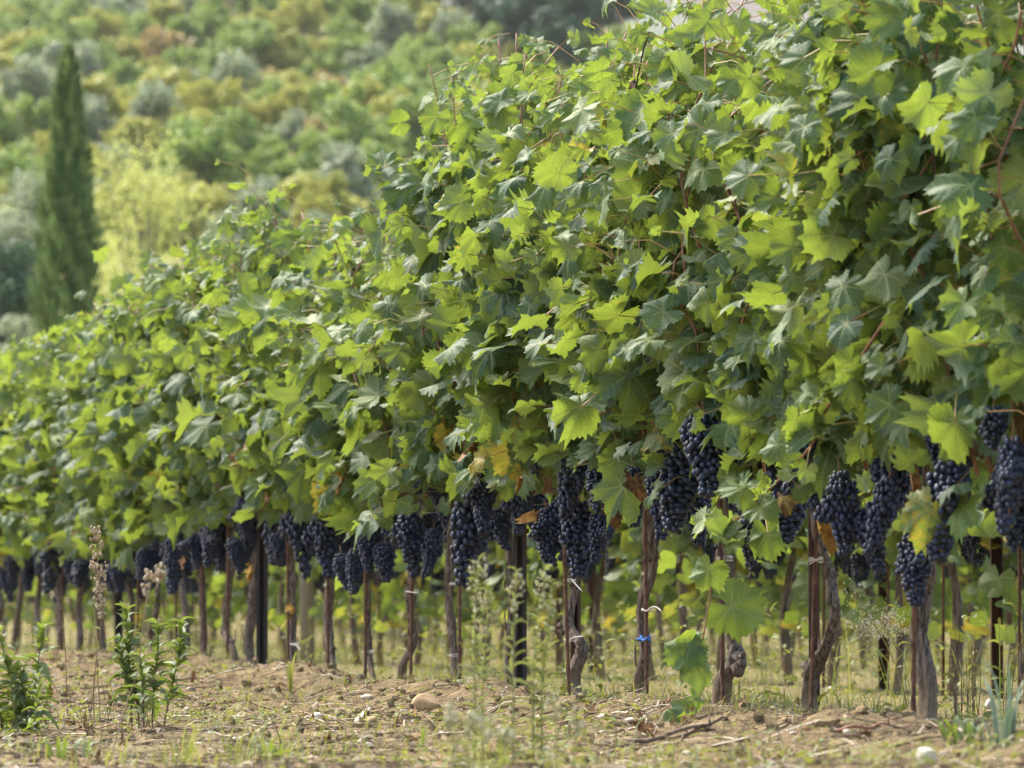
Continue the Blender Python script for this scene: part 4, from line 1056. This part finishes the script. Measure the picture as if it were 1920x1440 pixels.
# the same low herbs and dead stems, thinner, in front of the row
n = 5200; q_ = scatter(n, 0.25, 3.3, -4.8, 12, r9); k_ = (vnoise(q_[:, 0], q_[:, 1], 0.5, 63) + 0.6 * vnoise(q_[:, 0], q_[:, 1], 0.2, 64)) > 0.12; q_ = q_[k_]; n = len(q_)
for lv in range(3):
    a_ = r9.uniform(0, 6.283, n); o_ = np.stack([np.cos(a_), np.sin(a_), 0 * a_], -1); hh = r9.random(n) ** 2 * 0.05
    put_leaves(gmb, q_ + UP * hh[:, None] + r9.normal(0, 0.012, (n, 3)) * np.array([1, 1, 0]), o_ + UP * 0.5, UP - o_ * 0.4 + r9.normal(0, .3, (n, 3)), r9.uniform(0.01, 0.035, n),
               np.stack([np.clip(r9.normal(0.35, 0.35, n), 0, 1), r9.random(n) * .3, r9.random(n)], -1), LANCE, 0, 95 + lv)
stuff('grass', gmb, [M['grass']], 'thin green and straw coloured grass between the vine rows', 'grass')

# ------------------------------------------------------------------ weeds
def weed(name, base, stems, label, cat, group, leaf_mat, stem_mat, leaf_len, gap, narrow=1.0, head=None, head_mat=None, seed=0, r0=0.003, bare=0.15, tone=0.4, top_small=0.5, up=0.6, head_r=0.03, head_len=0.2, head_n=120, bead=0.0035):
    """upright herb: each stem (list of points) is a part, with its leaves spiralling up; optional fluffy seed head"""
    r2 = np.random.default_rng(seed); root = empty(name, base, label, cat, group)
    for pts in stems:
        pts = np.array(pts, float); L = spline(pts, 24); mb = MB(); mb.tube(L, np.linspace(r0, r0 * 0.4, 24), 6); part('stem', mb, [stem_mat], root)
        seg = np.concatenate([[0], np.cumsum(np.linalg.norm(np.diff(L, axis=0), axis=1))]); H = seg[-1]
        if gap:
            s_ = np.arange(bare * H, H, gap); n = len(s_); p = np.stack([np.interp(s_, seg, L[:, c]) for c in range(3)], -1)
            a = np.arange(n) * 2.399 + r2.uniform(0, 6); f = s_ / H; o = np.stack([np.cos(a), np.sin(a), 0 * a], -1)
            tip = o + UP * (up + 0.9 * np.clip(f - 0.5, 0, 1))[:, None] + r2.normal(0, 0.2, (n, 3)); nor = UP * 1.0 - o * 0.5 + r2.normal(0, .3, (n, 3)); tip = tip + r2.normal(0, 0.25, (n, 3)) - UP * (r2.random(n) < 0.2)[:, None] * 0.8
            sz = leaf_len * (1 - top_small * np.clip((f - 0.6) / 0.4, 0, 1)) * r2.uniform(0.75, 1.2, n)
            fb = MB(); ti = np.stack([np.clip(r2.normal(tone, 0.25, n), 0, 1), r2.random(n) * 0.3, r2.random(n)], -1)
            tl = [(t_[0] * np.array([narrow, 1, 1]), *t_[1:]) for t_ in LANCE]
            put_leaves(fb, p, tip, nor, sz, ti, tl, 0, seed); part('foliage', fb, [leaf_mat], root)
        if head:
            hb = MB(); v0, f0 = ICO1; c0 = L[-1]; dv = nrmz(L[-1] - L[-4])
            for q in range(head_n):
                f = r2.random(); rr = head_r * (0.35 + 0.65 * math.sin(math.pi * min(1, f * 1.1 + 0.05))) * math.sqrt(r2.random()); a = r2.uniform(0, 6.28)
                c = c0 - dv * head_len * f + np.array([math.cos(a) * rr, math.sin(a) * rr, r2.normal(0, 0.004)])
                ax = c0 - dv * head_len * min(1, f + 0.12)
                if q % 4 == 0: hb.tube([ax, c], 0.0007, 3, 1, cap=False)
                hb.add(c + v0 * bead * r2.uniform(0.6, 1.5) * np.array([1, 1, 1.3]), f0, None, 0)
            part('seed_head', hb, [head_mat, stem_mat], root)
    return root

def upr(x, y, pts_px, depth_shift=0.0):
    """stem through photo points, standing on the ground under (x, y)"""
    b = on_ground(x, y); d = b[1]
    out = [b - UP * 0.01]
    for k, (px, py) in enumerate(pts_px): out.append(at_depth(px, py, d + depth_shift * (k + 1) / len(pts_px)))
    return out
GW = 'leafy weeds before the front row'
# group of green shoots, left
s1 = [upr(248, 1372, [(245, 1290), (240, 1215), (234, 1140)]), upr(262, 1372, [(255, 1310), (232, 1250), (222, 1205)]), upr(285, 1372, [(288, 1290), (296, 1220), (295, 1168)]), upr(305, 1365, [(322, 1290), (336, 1220), (340, 1166)]), upr(270, 1374, [(268, 1320), (266, 1270), (262, 1235)])]
weed('leafy_weed', s1[0][0], s1, 'clump of upright bright green weed shoots before the far trunks', 'weed', GW, M['weed_leaf'], M['stem_dark'], 0.062, 0.0062, 0.85, seed=1, r0=0.0028, bare=0.22, tone=0.35, top_small=0.25)
s2 = [upr(62, 1375, [(66, 1300), (72, 1240), (80, 1175)]), upr(30, 1380, [(25, 1310), (12, 1240), (-4, 1180)]), upr(50, 1380, [(48, 1320), (40, 1280), (34, 1262)]), upr(5, 1380, [(0, 1330), (-6, 1280), (-10, 1240)])]
weed('leafy_weed', s2[0][0], s2, 'ragged broad-leaved green weed at the left edge', 'weed', GW, M['weed_leaf'], M['stem_dark'], 0.066, 0.0085, 1.05, seed=2, r0=0.003, bare=0.12, tone=0.45, top_small=0.4)
s2b = [upr(14 + q * 9, 1372 + (q % 3) * 6, [(10 + q * 10 + d_, 1330), (6 + q * 11 + d_ * 2, 1296 - (q * 37) % 50)]) for q, d_ in enumerate([-8, 5, -4, 9, -6, 7, 12])]
weed('leafy_weed', s2b[0][0], s2b, 'low tangled yellow-green weed at the foot of the ragged one, left edge', 'weed', GW, M['weed_leaf'], M['stem_dry'], 0.042, 0.0085, 0.9, seed=21, r0=0.0018, bare=0.05, tone=0.8, top_small=0.3)
s2c = [upr(150 + q * 13, 1370 + (q % 2) * 12, [(152 + q * 12 + d_, 1345), (150 + q * 14 + d_ * 3, 1318 - (q * 23) % 40)]) for q, d_ in enumerate([-6, 4, -5, 8, 3, -9, 6, 10, -4, 7, 12, -8])]
weed('dry_stalks', s2c[0][0], s2c, 'low brown tangle of dead twigs round the foot of the green shoots', 'weed', None, M['pale_weed'], M['stem_dark'], 0.012, 0.018, 0.7, seed=22, r0=0.0014, bare=0.2, tone=0.7)
s2d = [upr(512, 1425, [(526, 1395), (515, 1360), (505, 1338)]), upr(520, 1428, [(534, 1400), (548, 1385)])]
weed('dry_stalks', s2d[0][0], s2d, 'dark bare bent stalk in the lower left centre', 'weed', None, M['pale_weed'], M['stem_dark'], 0.03, 0.03, 0.5, seed=23, r0=0.0022, bare=0.3, tone=0.3)
# dry seed stalks, left
s3 = [upr(178, 1368, [(176, 1280), (190, 1160), (184, 1070), (178, 990)])]
weed('dry_seed_stalk', s3[0][0], s3, 'tall dry stalk with a cream seed plume, left of the green shoots', 'weed', 'dry seed stalks', M['pale_weed'], M['stem_dry'], 0.03, 0.03, 0.5, True, M['seed'], 3, 0.0024, 0.3, 0.9, 0.3, 0.4, 0.030, 0.27, 130, 0.0042)
s3b = [upr(190, 1368, [(182, 1250), (178, 1180), (176, 1080)])]
weed('dry_seed_stalk', s3b[0][0], s3b, 'thin bare stalk standing against the cream seed plume', 'weed', 'dry seed stalks', M['pale_weed'], M['stem_dry'], 0.02, 0.05, 0.5, seed=4, r0=0.0017)
s4 = [upr(205, 1425, [(230, 1340), (258, 1255), (276, 1120), (300, 1060)])]
weed('dry_seed_stalk', s4[0][0], s4, 'leaning dry stalk topped by a tuft of brown seed', 'weed', 'dry seed stalks', M['pale_weed'], M['stem_dry'], 0.024, 0.035, 0.5, True, M['seed'], 5, 0.0021, 0.5, 0.9, 0.3, 0.4, 0.028, 0.085, 60, 0.0042)
s5 = [upr(127, 1350, [(124, 1260), (120, 1180), (116, 1118)]), ]
weed('dry_seed_stalk', s5[0][0], s5, 'thin brown bare stalk bent at its tip, near the left edge', 'weed', 'dry seed stalks', M['pale_weed'], M['stem_dark'], 0.012, 0.02, 0.4, seed=6, r0=0.0017, tone=0.9)
# pale horseweeds in the middle, close to the viewer and out of focus
def deep(px, pys, d):
    b = at_depth(px[0], 1300, d); b = np.array([b[0], b[1], gz(b[0], b[1])]); return [b] + [at_depth(x, y, d) for x, y in zip(px, pys)]
h1 = [deep((890, 890, 892, 898), (1300, 1200, 1130, 1052), 9.7), deep((905, 912, 915), (1290, 1180, 1110), 9.75)]
weed('tall_pale_weed', h1[0][0], h1, 'soft pale green weed with a fluffy top, left of the dark post', 'weed', 'pale fluffy weeds in front', M['pale_weed'], M['stem_green'], 0.045, 0.0095, 0.34, True, M['pale_seed'], 7, 0.0026, 0.05, 0.5, 0.3, 0.9, 0.026, 0.11, 50, 0.0030)
h2 = [deep((962, 964, 968), (1290, 1180, 1072), 9.6)]
weed('tall_pale_weed', h2[0][0], h2, 'soft pale green weed with a fluffy top, crossing the dark post', 'weed', 'pale fluffy weeds in front', M['pale_weed'], M['stem_green'], 0.045, 0.0095, 0.34, True, M['pale_seed'], 8, 0.0026, 0.05, 0.45, 0.3, 0.9, 0.022, 0.09, 36, 0.0030)
h3 = [deep((1000, 1008, 1022), (1290, 1190, 1068), 9.9), deep((1016, 1026, 1038), (1290, 1200, 1090), 9.9)]
weed('tall_pale_weed', h3[0][0], h3, 'soft pale green weed with two fluffy tops, right of the dark post', 'weed', 'pale fluffy weeds in front', M['pale_weed'], M['stem_green'], 0.042, 0.008, 0.42, True, M['pale_seed'], 9, 0.0025, 0.05, 0.5, 0.3, 0.9, 0.022, 0.09, 34, 0.0030)
h4 = [deep((850, 848, 842), (1425, 1380, 1330), 8.0), deep((875, 880, 886), (1425, 1385, 1340), 8.0), deep((905, 912, 918), (1425, 1395, 1350), 8.05), deep((940, 945, 950), (1425, 1400, 1365), 8.1)]
weed('low_pale_weed', h4[0][0], h4, 'blurred low pale weed with tiny buds at the bottom edge', 'weed', 'pale fluffy weeds in front', M['pale_weed'], M['stem_green'], 0.036, 0.009, 0.45, True, M['pale_seed'], 10, 0.002, 0.05, 0.3, 0.3, 0.7, 0.024, 0.03, 22, 0.0040)
h5 = [deep((1044, 1042, 1038), (1425, 1360, 1300), 8.6), deep((1075, 1080, 1078), (1425, 1370, 1330), 8.6)]
weed('low_pale_weed', h5[0][0], h5, 'blurred pale weed before the crooked trunk', 'weed', 'pale fluffy weeds in front', M['pale_weed'], M['stem_green'], 0.03, 0.012, 0.45, True, M['pale_seed'], 11, 0.0018, 0.05, 0.4, 0.3, 0.7, 0.018, 0.05, 22, 0.0034)
# frothy white-flowered weed, right
fb = on_ground(1690, 1330); root = empty('frothy_weed', fb, 'frothy weed with tiny white flowers behind the thick trunk', 'weed'); r5 = np.random.default_rng(61)
d0 = fb[1] + 0.7
tops = [(1600 + r5.uniform(-10, 110), 1095 + r5.uniform(0, 90)) for _ in range(16)]
sb = MB(); hb = MB(); foot = np.array([*at_depth(1700, 1300, d0)[:2], 0]); foot[2] = gz(foot[0], foot[1]); mid_ = at_depth(1652, 1190, d0)
sb.tube(spline([foot, at_depth(1680, 1250, d0), mid_], 10), 0.003, 5)
for x, y in tops:
    e = at_depth(x, y, d0 + r5.normal(0, 0.05)); L = spline([mid_, (mid_ + e) / 2 + r5.normal(0, 0.01, 3), e], 8); sb.tube(L, 0.0011, 4, cap=False)
    for q in range(26):
        c = L[r5.integers(3, 8)] + r5.normal(0, 0.022, 3); hb.add(c + ICO1[0] * r5.uniform(0.0015, 0.0032), ICO1[1]); 
        if q % 3 == 0: sb.tube([L[r5.integers(3, 8)], c], 0.0006, 3, cap=False)
part('stem', sb, [M['stem_green']], root); part('flowers', hb, [M['white_flower']], root)
# dry dark stalks, right
r6 = np.random.default_rng(62)
st = []
for q in range(15):
    x = 1775 + r6.uniform(0, 65); st.append(upr(x, 1345 + r6.uniform(-20, 20), [(x + r6.normal(0, 3), 1290), (x + r6.normal(0, 6), 1200 + r6.uniform(-20, 50))]))
weed('dry_stalks', st[0][0], st, 'clump of thin dark dead stalks right of the thick trunk', 'weed', None, M['pale_weed'], M['stem_dark'], 0.010, 0.03, 0.6, seed=12, r0=0.0020, bare=0.5, tone=0.9)
st = [upr(1885, 1345, [(1888, 1280), (1893, 1215)]), upr(1893, 1345, [(1900, 1270), (1908, 1225)]), upr(1880, 1360, [(1882, 1300), (1884, 1245)])]
weed('dry_stalks', st[0][0], st, 'three dark dead stalks near the right edge', 'weed', None, M['pale_weed'], M['stem_dark'], 0.010, 0.03, 0.6, seed=13, r0=0.0018, bare=0.5, tone=0.9)
st = [upr(1706, 1330, [(1690, 1240), (1655, 1165)]), upr(1704, 1332, [(1694, 1290), (1688, 1258)])]
weed('dry_stalks', st[0][0], st, 'bare brown stalk leaning left beside the thick trunk', 'weed', None, M['pale_weed'], M['stem_dark'], 0.010, 0.05, 0.6, seed=14, r0=0.0020, bare=0.5, tone=0.9)
st = [upr(1445, 1380, [(1443, 1330), (1446, 1262)]), upr(1452, 1375, [(1462, 1320), (1490, 1250)]), upr(1440, 1372, [(1436, 1330), (1428, 1300)])]
weed('dry_stalks', st[0][0], st, 'few bare stalks just left of the bowed trunk foot', 'weed', None, M['pale_weed'], M['stem_dry'], 0.010, 0.05, 0.6, seed=15, r0=0.0016, bare=0.5, tone=0.9)

def tuft(px, py, n, h, w, m_, label, seed, spread=0.05, lean=0.5, tone=0.3, group='grass tufts'):
    r2 = np.random.default_rng(seed); b = on_ground(px, py); mb = MB()
    for q in range(n):
        a = r2.uniform(0, 6.28); p = b + np.array([math.cos(a), math.sin(a), 0]) * r2.uniform(0, spread) * 0.5; hh = h * r2.uniform(0.5, 1.1); dv = np.array([math.cos(a), math.sin(a), 0]) * hh * lean * r2.uniform(0.2, 1.2)
        L = spline([p - UP * 0.01, p + UP * hh * 0.6 + dv * 0.3, p + UP * hh * r2.uniform(0.75, 1.0) + dv], 8); s = np.array([-math.sin(a), math.cos(a), 0]); ww = w * np.array([0.7, 1, 1, 0.95, 0.85, 0.65, 0.4, 0.05])[:, None]
        v = np.vstack([L - s * ww, L + s * ww]); mb.add(v, None, [(i, 8 + i, 9 + i, i + 1) for i in range(7)], 0, (np.clip(r2.normal(tone, 0.25), 0, 1), 0.2, r2.random()))
    return solo('grass_tuft', mb, [m_], b, label, 'grass', group)
tuft(1875, 1402, 6, 0.15, 0.0055, M['blue_grass'], 'grey-green strap-like blades at the lower right', 1, 0.06, 0.6)
tuft(1895, 1390, 5, 0.20, 0.0055, M['blue_grass'], 'tall grey-green blades at the right edge', 2, 0.05, 0.3)
tuft(1790, 1390, 12, 0.07, 0.006, M['weed_leaf'], 'low bright green rosette right of the thick trunk foot', 3, 0.05, 0.9)
tuft(1822, 1392, 12, 0.06, 0.006, M['weed_leaf'], 'low green rosette between rosette and grey-green blades', 4, 0.06, 1.0)
tuft(790, 1405, 8, 0.06, 0.0026, M['weed_leaf'], 'small bright grass blades below the tan rock', 9, 0.03, 0.4)
tuft(340, 1436, 16, 0.12, 0.0022, M['grass'], 'tan and yellow grass blades at the bottom left', 10, 0.12, 1.1, 0.9)
tuft(440, 1432, 20, 0.14, 0.0016, M['grass'], 'dry tan grass right of the yellow blades at the bottom left', 11, 0.12, 1.2, 1.0)
tuft(110, 1420, 16, 0.05, 0.006, M['weed_leaf'], 'low bright green seedlings at the bottom left', 12, 0.16, 0.9)
tuft(500, 1425, 16, 0.06, 0.005, M['weed_leaf'], 'dark green low leaves under a bare stalk, bottom left of centre', 13, 0.12, 0.9)
tuft(545, 1300, 3, 0.20, 0.0055, M['grass'], 'single tall pale grass leaf beside the short thin trunk', 14, 0.02, 0.25, 0.3)
tuft(950, 1436, 14, 0.10, 0.003, M['grass'], 'blurred yellow-green blades at the bottom centre', 16, 0.12, 0.5, 0.3)

# vine sucker rising from the ground
sp = on_ground(1297, 1345); root = empty('vine_sucker', sp, 'young vine sucker with big round leaves rising between two trunks', 'vine sucker')
d0 = sp[1]
mb = MB(); mb.tube(spline([sp - UP * 0.01, at_depth(1302, 1290, d0), at_depth(1312, 1232, d0), at_depth(1326, 1150, d0), at_depth(1336, 1085, d0), at_depth(1345, 1030, d0)], 24), np.linspace(0.0035, 0.0018, 24), 6); part('stem', mb, [M['shoot']], root)
SUCK = [(1292, 1214, 50, (-0.85, -0.2, -0.35), (0.1, -0.9, 0.35), (0.9, 0.12, .2), 0), (1306, 1250, 46, (0.05, -0.3, -0.8), (0.0, -0.75, 0.65), (0.0, 0.0, .5), 5), (1290, 1210, 34, (0.85, 0.1, 0.35), (-0.2, -0.9, 0.4), (0.9, 0.1, .3), 9),
        (1284, 1330, 32, (-0.9, -0.3, 0.0), (0.1, -0.75, 0.6), (0.1, 0.05, .4), 2), (1262, 1345, 22, (-0.7, -0.3, -0.3), (0.2, -0.8, 0.5), (0.3, 0.2, .4), 12), (1300, 1310, 30, (0.5, 0.3, -0.4), (0, -0.7, 0.7), (0.6, 0.3, .4), 14), (1330, 1068, 42, (-0.3, -0.1, -0.8), (-0.2, -0.9, 0.3), (0.9, 0.1, .4), 16)]
for (x, y, s, tp, nr, ti, tid) in SUCK:
    lb = MB(); p = at_depth(x, y, d0 - 0.03); st_ = at_depth(x + (1310 - x) * 0.8, y + 12, d0)
    put_leaves(lb, np.array([p]), np.array([tp]), np.array([nr]), np.array([s * np.linalg.norm(p) / FPX]), np.array([ti]), HI[tid:tid + 1], 0, 1); lb.tube(spline([st_, (st_ + p) / 2 + UP * 0.01, p], 7), 0.0016, 5, 1)
    part('leaf', lb, [M['vine_leaf'], M['petiole']], root)

# ------------------------------------------------------------------ distant trees
def crown(mb, seed, c, rad, n_cl, n_f, fs, mi=0, tone=0.5, spread=0.3, flat=1.0, power=0.45):
    r2 = np.random.default_rng(seed); c = np.asarray(c, float); rad = np.asarray(rad, float)
    d = nrmz(r2.normal(0, 1, (n_cl, 3))); q = d * (r2.random((n_cl, 1)) ** power) * 0.80
    cc = c + q * rad; cr = rad.mean() * r2.uniform(0.22, 0.42, n_cl); ct = np.clip(r2.normal(tone, spread, n_cl), 0, 1)
    for i in range(n_cl):
        dd = nrmz(r2.normal(0, 1, (n_f, 3))); p = cc[i] + dd * cr[i] * (r2.random((n_f, 1)) ** 0.4) * np.array([1, 1, 0.85])
        nn = nrmz(dd + r2.normal(0, 0.6, (n_f, 3))); u = nrmz(np.cross(nn, r2.normal(0, 1, (n_f, 3)))); w = np.cross(nn, u); s = fs * r2.uniform(0.5, 1.3, (n_f, 1))
        v = np.stack([p - u * s, p - w * s * 0.55, p + u * s, p + w * s * 0.55], 1)
        ti = np.stack([np.clip(ct[i] + r2.normal(0, 0.18, n_f), 0, 1), 0 * dd[:, 0], r2.random(n_f)], -1)
        mb.add(v.reshape(-1, 3), None, np.array([[0, 1, 2, 3]])[None].repeat(n_f, 0).reshape(-1, 4) + np.repeat(np.arange(n_f) * 4, 1)[:, None], mi, np.repeat(ti, 4, 0))
    return cc
def limbs(mb, base, cc, r0, seed, mi=0, k=7, hf=0.35):
    r2 = np.random.default_rng(seed); base = np.asarray(base, float); top = cc.mean(0)
    fork = base + (top - base) * hf
    mb.tube(spline([base - UP * 0.2, (base + fork) / 2 + r2.normal(0, r0 * .6, 3), fork], 8), np.linspace(r0, r0 * 0.7, 8), 8, mi, 0.08, seed=seed)
    for i in r2.choice(len(cc), min(k, len(cc)), replace=False):
        mb.tube(spline([fork, (fork + cc[i]) / 2 + r2.normal(0, r0, 3), cc[i]], 7), np.linspace(r0 * 0.55, r0 * 0.12, 7), 5, mi)
KINDS = {'yellow': ('t_yellow', 'round oak-like tree with yellowing crown on the wooded hillside', 'oak_tree', 'yellowing trees on the hillside'),
         'green': ('t_green', 'round mid green broadleaf tree on the wooded hillside', 'broadleaf_tree', 'green trees on the hillside'),
         'olive': ('t_olive', 'silvery grey olive tree on the hillside', 'olive_tree', 'olive trees on the hillside'),
         'rust': ('t_rust', 'tree with rusty brown autumn crown on the wooded hillside', 'autumn_tree', 'rusty trees on the hillside'),
         'dark': ('t_dark', 'tall dark blue-green conifer at the top of the hill', 'conifer', 'dark conifers along the hilltop')}
VAR = {}
for ki, kd in enumerate(KINDS):
    VAR[kd] = []
    for j in range(4):
        r2 = np.random.default_rng(800 + ki * 10 + j); mb = MB()
        if kd == 'dark':
            cc = crown(mb, 60 + j, (0, 0, 4.8), (2.3, 2.3, 3.6), 26, 60, 0.42, 0, 0.4, 0.25, power=0.4)
        else:
            rx = r2.uniform(2.0, 2.9); rz = r2.uniform(1.8, 2.7)
            cc = crown(mb, 70 + ki * 9 + j, (0, 0, rz * 1.15), (rx, rx * 0.95, rz), 26, 60, 0.27, 0, 0.5, 0.30)
        limbs(mb, (0, 0, 0), cc, 0.16, 5 + j, 1)
        VAR[kd].append(mb.mesh(KINDS[kd][2], [M[KINDS[kd][0]], M['tree_bark']]))
def hill_tree(kd, x, y, sc, label=None, group=None, zsc=1.0):
    me = VAR[kd][int(r7.integers(0, 4))]
    o = link(KINDS[kd][2], me, None, (x, y, gz(x, y) - 0.1)); o.scale = (sc, sc, sc * zsc); o.rotation_euler = (0, 0, float(r7.uniform(0, 6.28)))
    tag(o, label or KINDS[kd][1], 'tree', group or KINDS[kd][3]); return o
r7 = np.random.default_rng(77)
count = 0
for dist in np.arange(222, 482, 8.6):
    step = 4.3 * FPX / dist
    for px in np.arange(-110 + r7.uniform(0, step), 1230 if dist < 434 else 640, step):
        x_ = px + r7.normal(0, step * 0.22); d = dist + r7.normal(0, 2.2); X = (x_ - 960) / FPX * d
        if x_ > 850 and d > 362: continue
        f = (dist - 222) / 206
        # the wood thins towards the hilltop, where olives grow; a grove of olives also at its foot
        n_ = vnoise(X, d * 0.5, 16, 9) + 0.5 * vnoise(X, d, 7, 10)
        u = r7.random()
        if f > 0.90: kd = 'olive' if u < 0.72 else ('green' if u < 0.9 else 'yellow')
        elif f < 0.10: kd = 'olive' if u < 0.55 else 'yellow'
        else:
            greenish = (x_ > 700) * 0.35 + (f > 0.55) * 0.2 + n_ * 0.9
            kd = 'yellow' if u < 0.58 - greenish * 0.6 else ('green' if u < 0.90 else ('rust' if u < 0.93 else 'olive'))
        hill_tree(kd, X, d, float(r7.uniform(0.70, 1.25))); count += 1
for px, dist, sc, z_ in [(490, 424, 1.4, .8), (530, 420, 1.5, .8), (570, 420, 1.6, .8), (605, 424, 1.4, .8), (725, 424, 1.5, .8), (768, 420, 1.6, .8), (690, 432, 1.3, .8), (880, 388, 1.4, 1.0), (915, 384, 1.6, 1.0), (955, 380, 1.7, 1.05), (1000, 376, 1.7, 1.0), (1045, 372, 1.7, 1.05), (1090, 372, 1.6, 1.0), (1130, 376, 1.5, 1.0), (1160, 380, 1.1, .95), (940, 366, 1.2, .95), (985, 360, 1.2, .95), (1030, 356, 1.3, .9), (1075, 352, 1.3, .9), (1050, 344, 1.0, .85)]:
    hill_tree('dark', (px - 960) / FPX * dist, dist, sc, zsc=z_)
print('hill trees', count)

# cypress
cy_d = 88.0; cb_ = at_depth(126, 600, cy_d); cb = np.array([cb_[0], cy_d, gz(cb_[0], cy_d)])
root = empty('cypress_tree', cb, 'tall narrow dark green cypress at the left above the vines', 'tree')
ztop = at_depth(129, 98, cy_d)[2]; Hc = ztop - cb[2]; r8 = np.random.default_rng(88)
mb = MB(); mb.tube([cb - UP * 0.2, cb + UP * Hc * 0.5, cb + UP * Hc * 0.9], [0.16, 0.09, 0.02], 8); part('trunk', mb, [M['tree_bark']], root)
mb = MB(); n = 15000
f = r8.random(n) ** 0.85; prof = np.interp(f, [0, 0.06, 0.49, 0.61, 0.69, 0.79, 0.887, 0.945, 0.98, 1.0], [0.48, 0.58, 0.58, 0.55, 0.44, 0.33, 0.22, 0.12, 0.045, 0.01])
a = r8.uniform(0, 6.283, n)
lob = 0.98 + 0.17 * np.sin(a * 5 + f * 9) + 0.13 * np.sin(a * 3 - f * 31) + 0.13 * np.sin(a * 9 + f * 61)
rr = prof * lob * (0.35 + 0.65 * r8.random(n) ** 0.35)
p = cb + np.stack([np.cos(a) * rr, np.sin(a) * rr, f * Hc], -1)
out_ = np.stack([np.cos(a), np.sin(a), 0 * a], -1)
ax = nrmz(UP[None] + out_ * 0.30 + r8.normal(0, 0.16, (n, 3))); sd = nrmz(np.cross(ax, out_ + r8.normal(0, .5, (n, 3))))
stray = r8.random(n) < 0.10; p = p + out_ * (stray * r8.uniform(0.02, 0.13, n))[:, None]
ln = r8.uniform(0.10, 0.30, (n, 1)); wd = r8.uniform(0.016, 0.040, (n, 1))
v = np.stack([p - sd * wd * 0.5, p + sd * wd * 0.5, p + ax * ln * 0.6 + sd * wd, p + ax * ln, p + ax * ln * 0.6 - sd * wd], 1)
off = (np.arange(n) * 5)[:, None, None]
tn = np.clip(0.45 + 0.45 * np.sin(a * 7 + 6 * np.sin(f * 11))  + r8.normal(0, 0.22, n), 0, 1); ti = np.stack([tn, 0 * tn, r8.random(n)], -1)
mb.add(v.reshape(-1, 3), (np.array([[2, 3, 4]])[None] + off).reshape(-1, 3), (np.array([[0, 1, 2, 4]])[None] + off).reshape(-1, 4), 0, np.repeat(ti, 5, 0))
part('crown', mb, [M['t_cypress']], root)
mb = MB()
for q in range(16):
    f_ = r8.uniform(0.12, 0.6); a_ = r8.uniform(3.3, 6.1); r_ = np.interp(f_, [0, 0.25, 0.75], [0.6, 0.66, 0.46]); c = cb + np.array([math.cos(a_) * r_, math.sin(a_) * r_, f_ * Hc]); mb.add(c + ICO2[0] * 0.03, ICO2[1])
part('cones', mb, [M['stem_dry']], root)['kind'] = 'stuff'

def big_tree(name, px_c, px_top, half_px, dist, m_, label, seed, n_cl, n_f, fs, rz_f=0.6, tone=.5, trunk_r=0.14, bottom=None):
    c0 = at_depth(px_c, px_top, dist); g0 = gz(c0[0], dist); b = np.array([c0[0], dist, g0]); H = c0[2] - g0; rx = half_px * dist / FPX
    root = empty(name, b, label, 'tree'); cm = MB(); rz = H * rz_f / 2
    cc = crown(cm, seed, (b[0], b[1], c0[2] - rz * 0.95), (rx, rx, rz), n_cl, n_f, fs, 0, tone, 0.25)
    tm = MB(); limbs(tm, b, cc, trunk_r, seed, 0, 14, 0.3); part('trunk', tm, [M['tree_bark']], root); part('crown', cm, [M[m_]], root); return root
big_tree('young_poplar', 280, 190, 150, 118, 't_lemon', 'airy lemon green young tree just right of the cypress', 301, 84, 60, 0.08, 1.0)
big_tree('young_poplar', 205, 420, 60, 121, 't_lemon', 'smaller lemon green tree showing behind the cypress foot', 302, 26, 80, 0.085, 0.9)
big_tree('evergreen_oak', 20, 400, 95, 132, 't_dark', 'dark bushy evergreen at the left edge behind the cypress', 303, 44, 90, 0.12, 0.9, 0.75)
big_tree('olive_tree', 25, 330, 80, 150, 't_olive', 'silvery olive crown above the dark evergreen at the left edge', 304, 34, 80, 0.13, 0.8)
big_tree('olive_tree', 420, 395, 70, 160, 't_olive', 'silvery olive right of the lemon green tree', 305, 30, 80, 0.13, 0.8)
big_tree('olive_tree', 590, 380, 55, 170, 't_olive', 'silvery olive behind the dip in the vine canopy', 306, 26, 80, 0.13, 0.8)
big_tree('olive_tree', 40, 560, 60, 96, 't_olive', 'low grey olive bush left of the cypress foot', 307, 26, 80, 0.08, 0.8)

# ------------------------------------------------------------------ light haze over the valley
m, nt = mat('thin haze'); g = G(nt)
vol = g.n('ShaderNodeVolumePrincipled'); vol.inputs['Color'].default_value = (0.96, 0.96, 0.95, 1); vol.inputs['Density'].default_value = 0.00009; vol.inputs['Anisotropy'].default_value = 0.2
o = g.n('ShaderNodeOutputMaterial'); nt.links.new(vol.outputs[0], o.inputs['Volume'])
hz = MB(); hz.box((0, 410, 90), (524, 912, 190))
ho = stuff('haze', hz, [m], 'thin pale haze over the valley', 'haze', smooth=False)
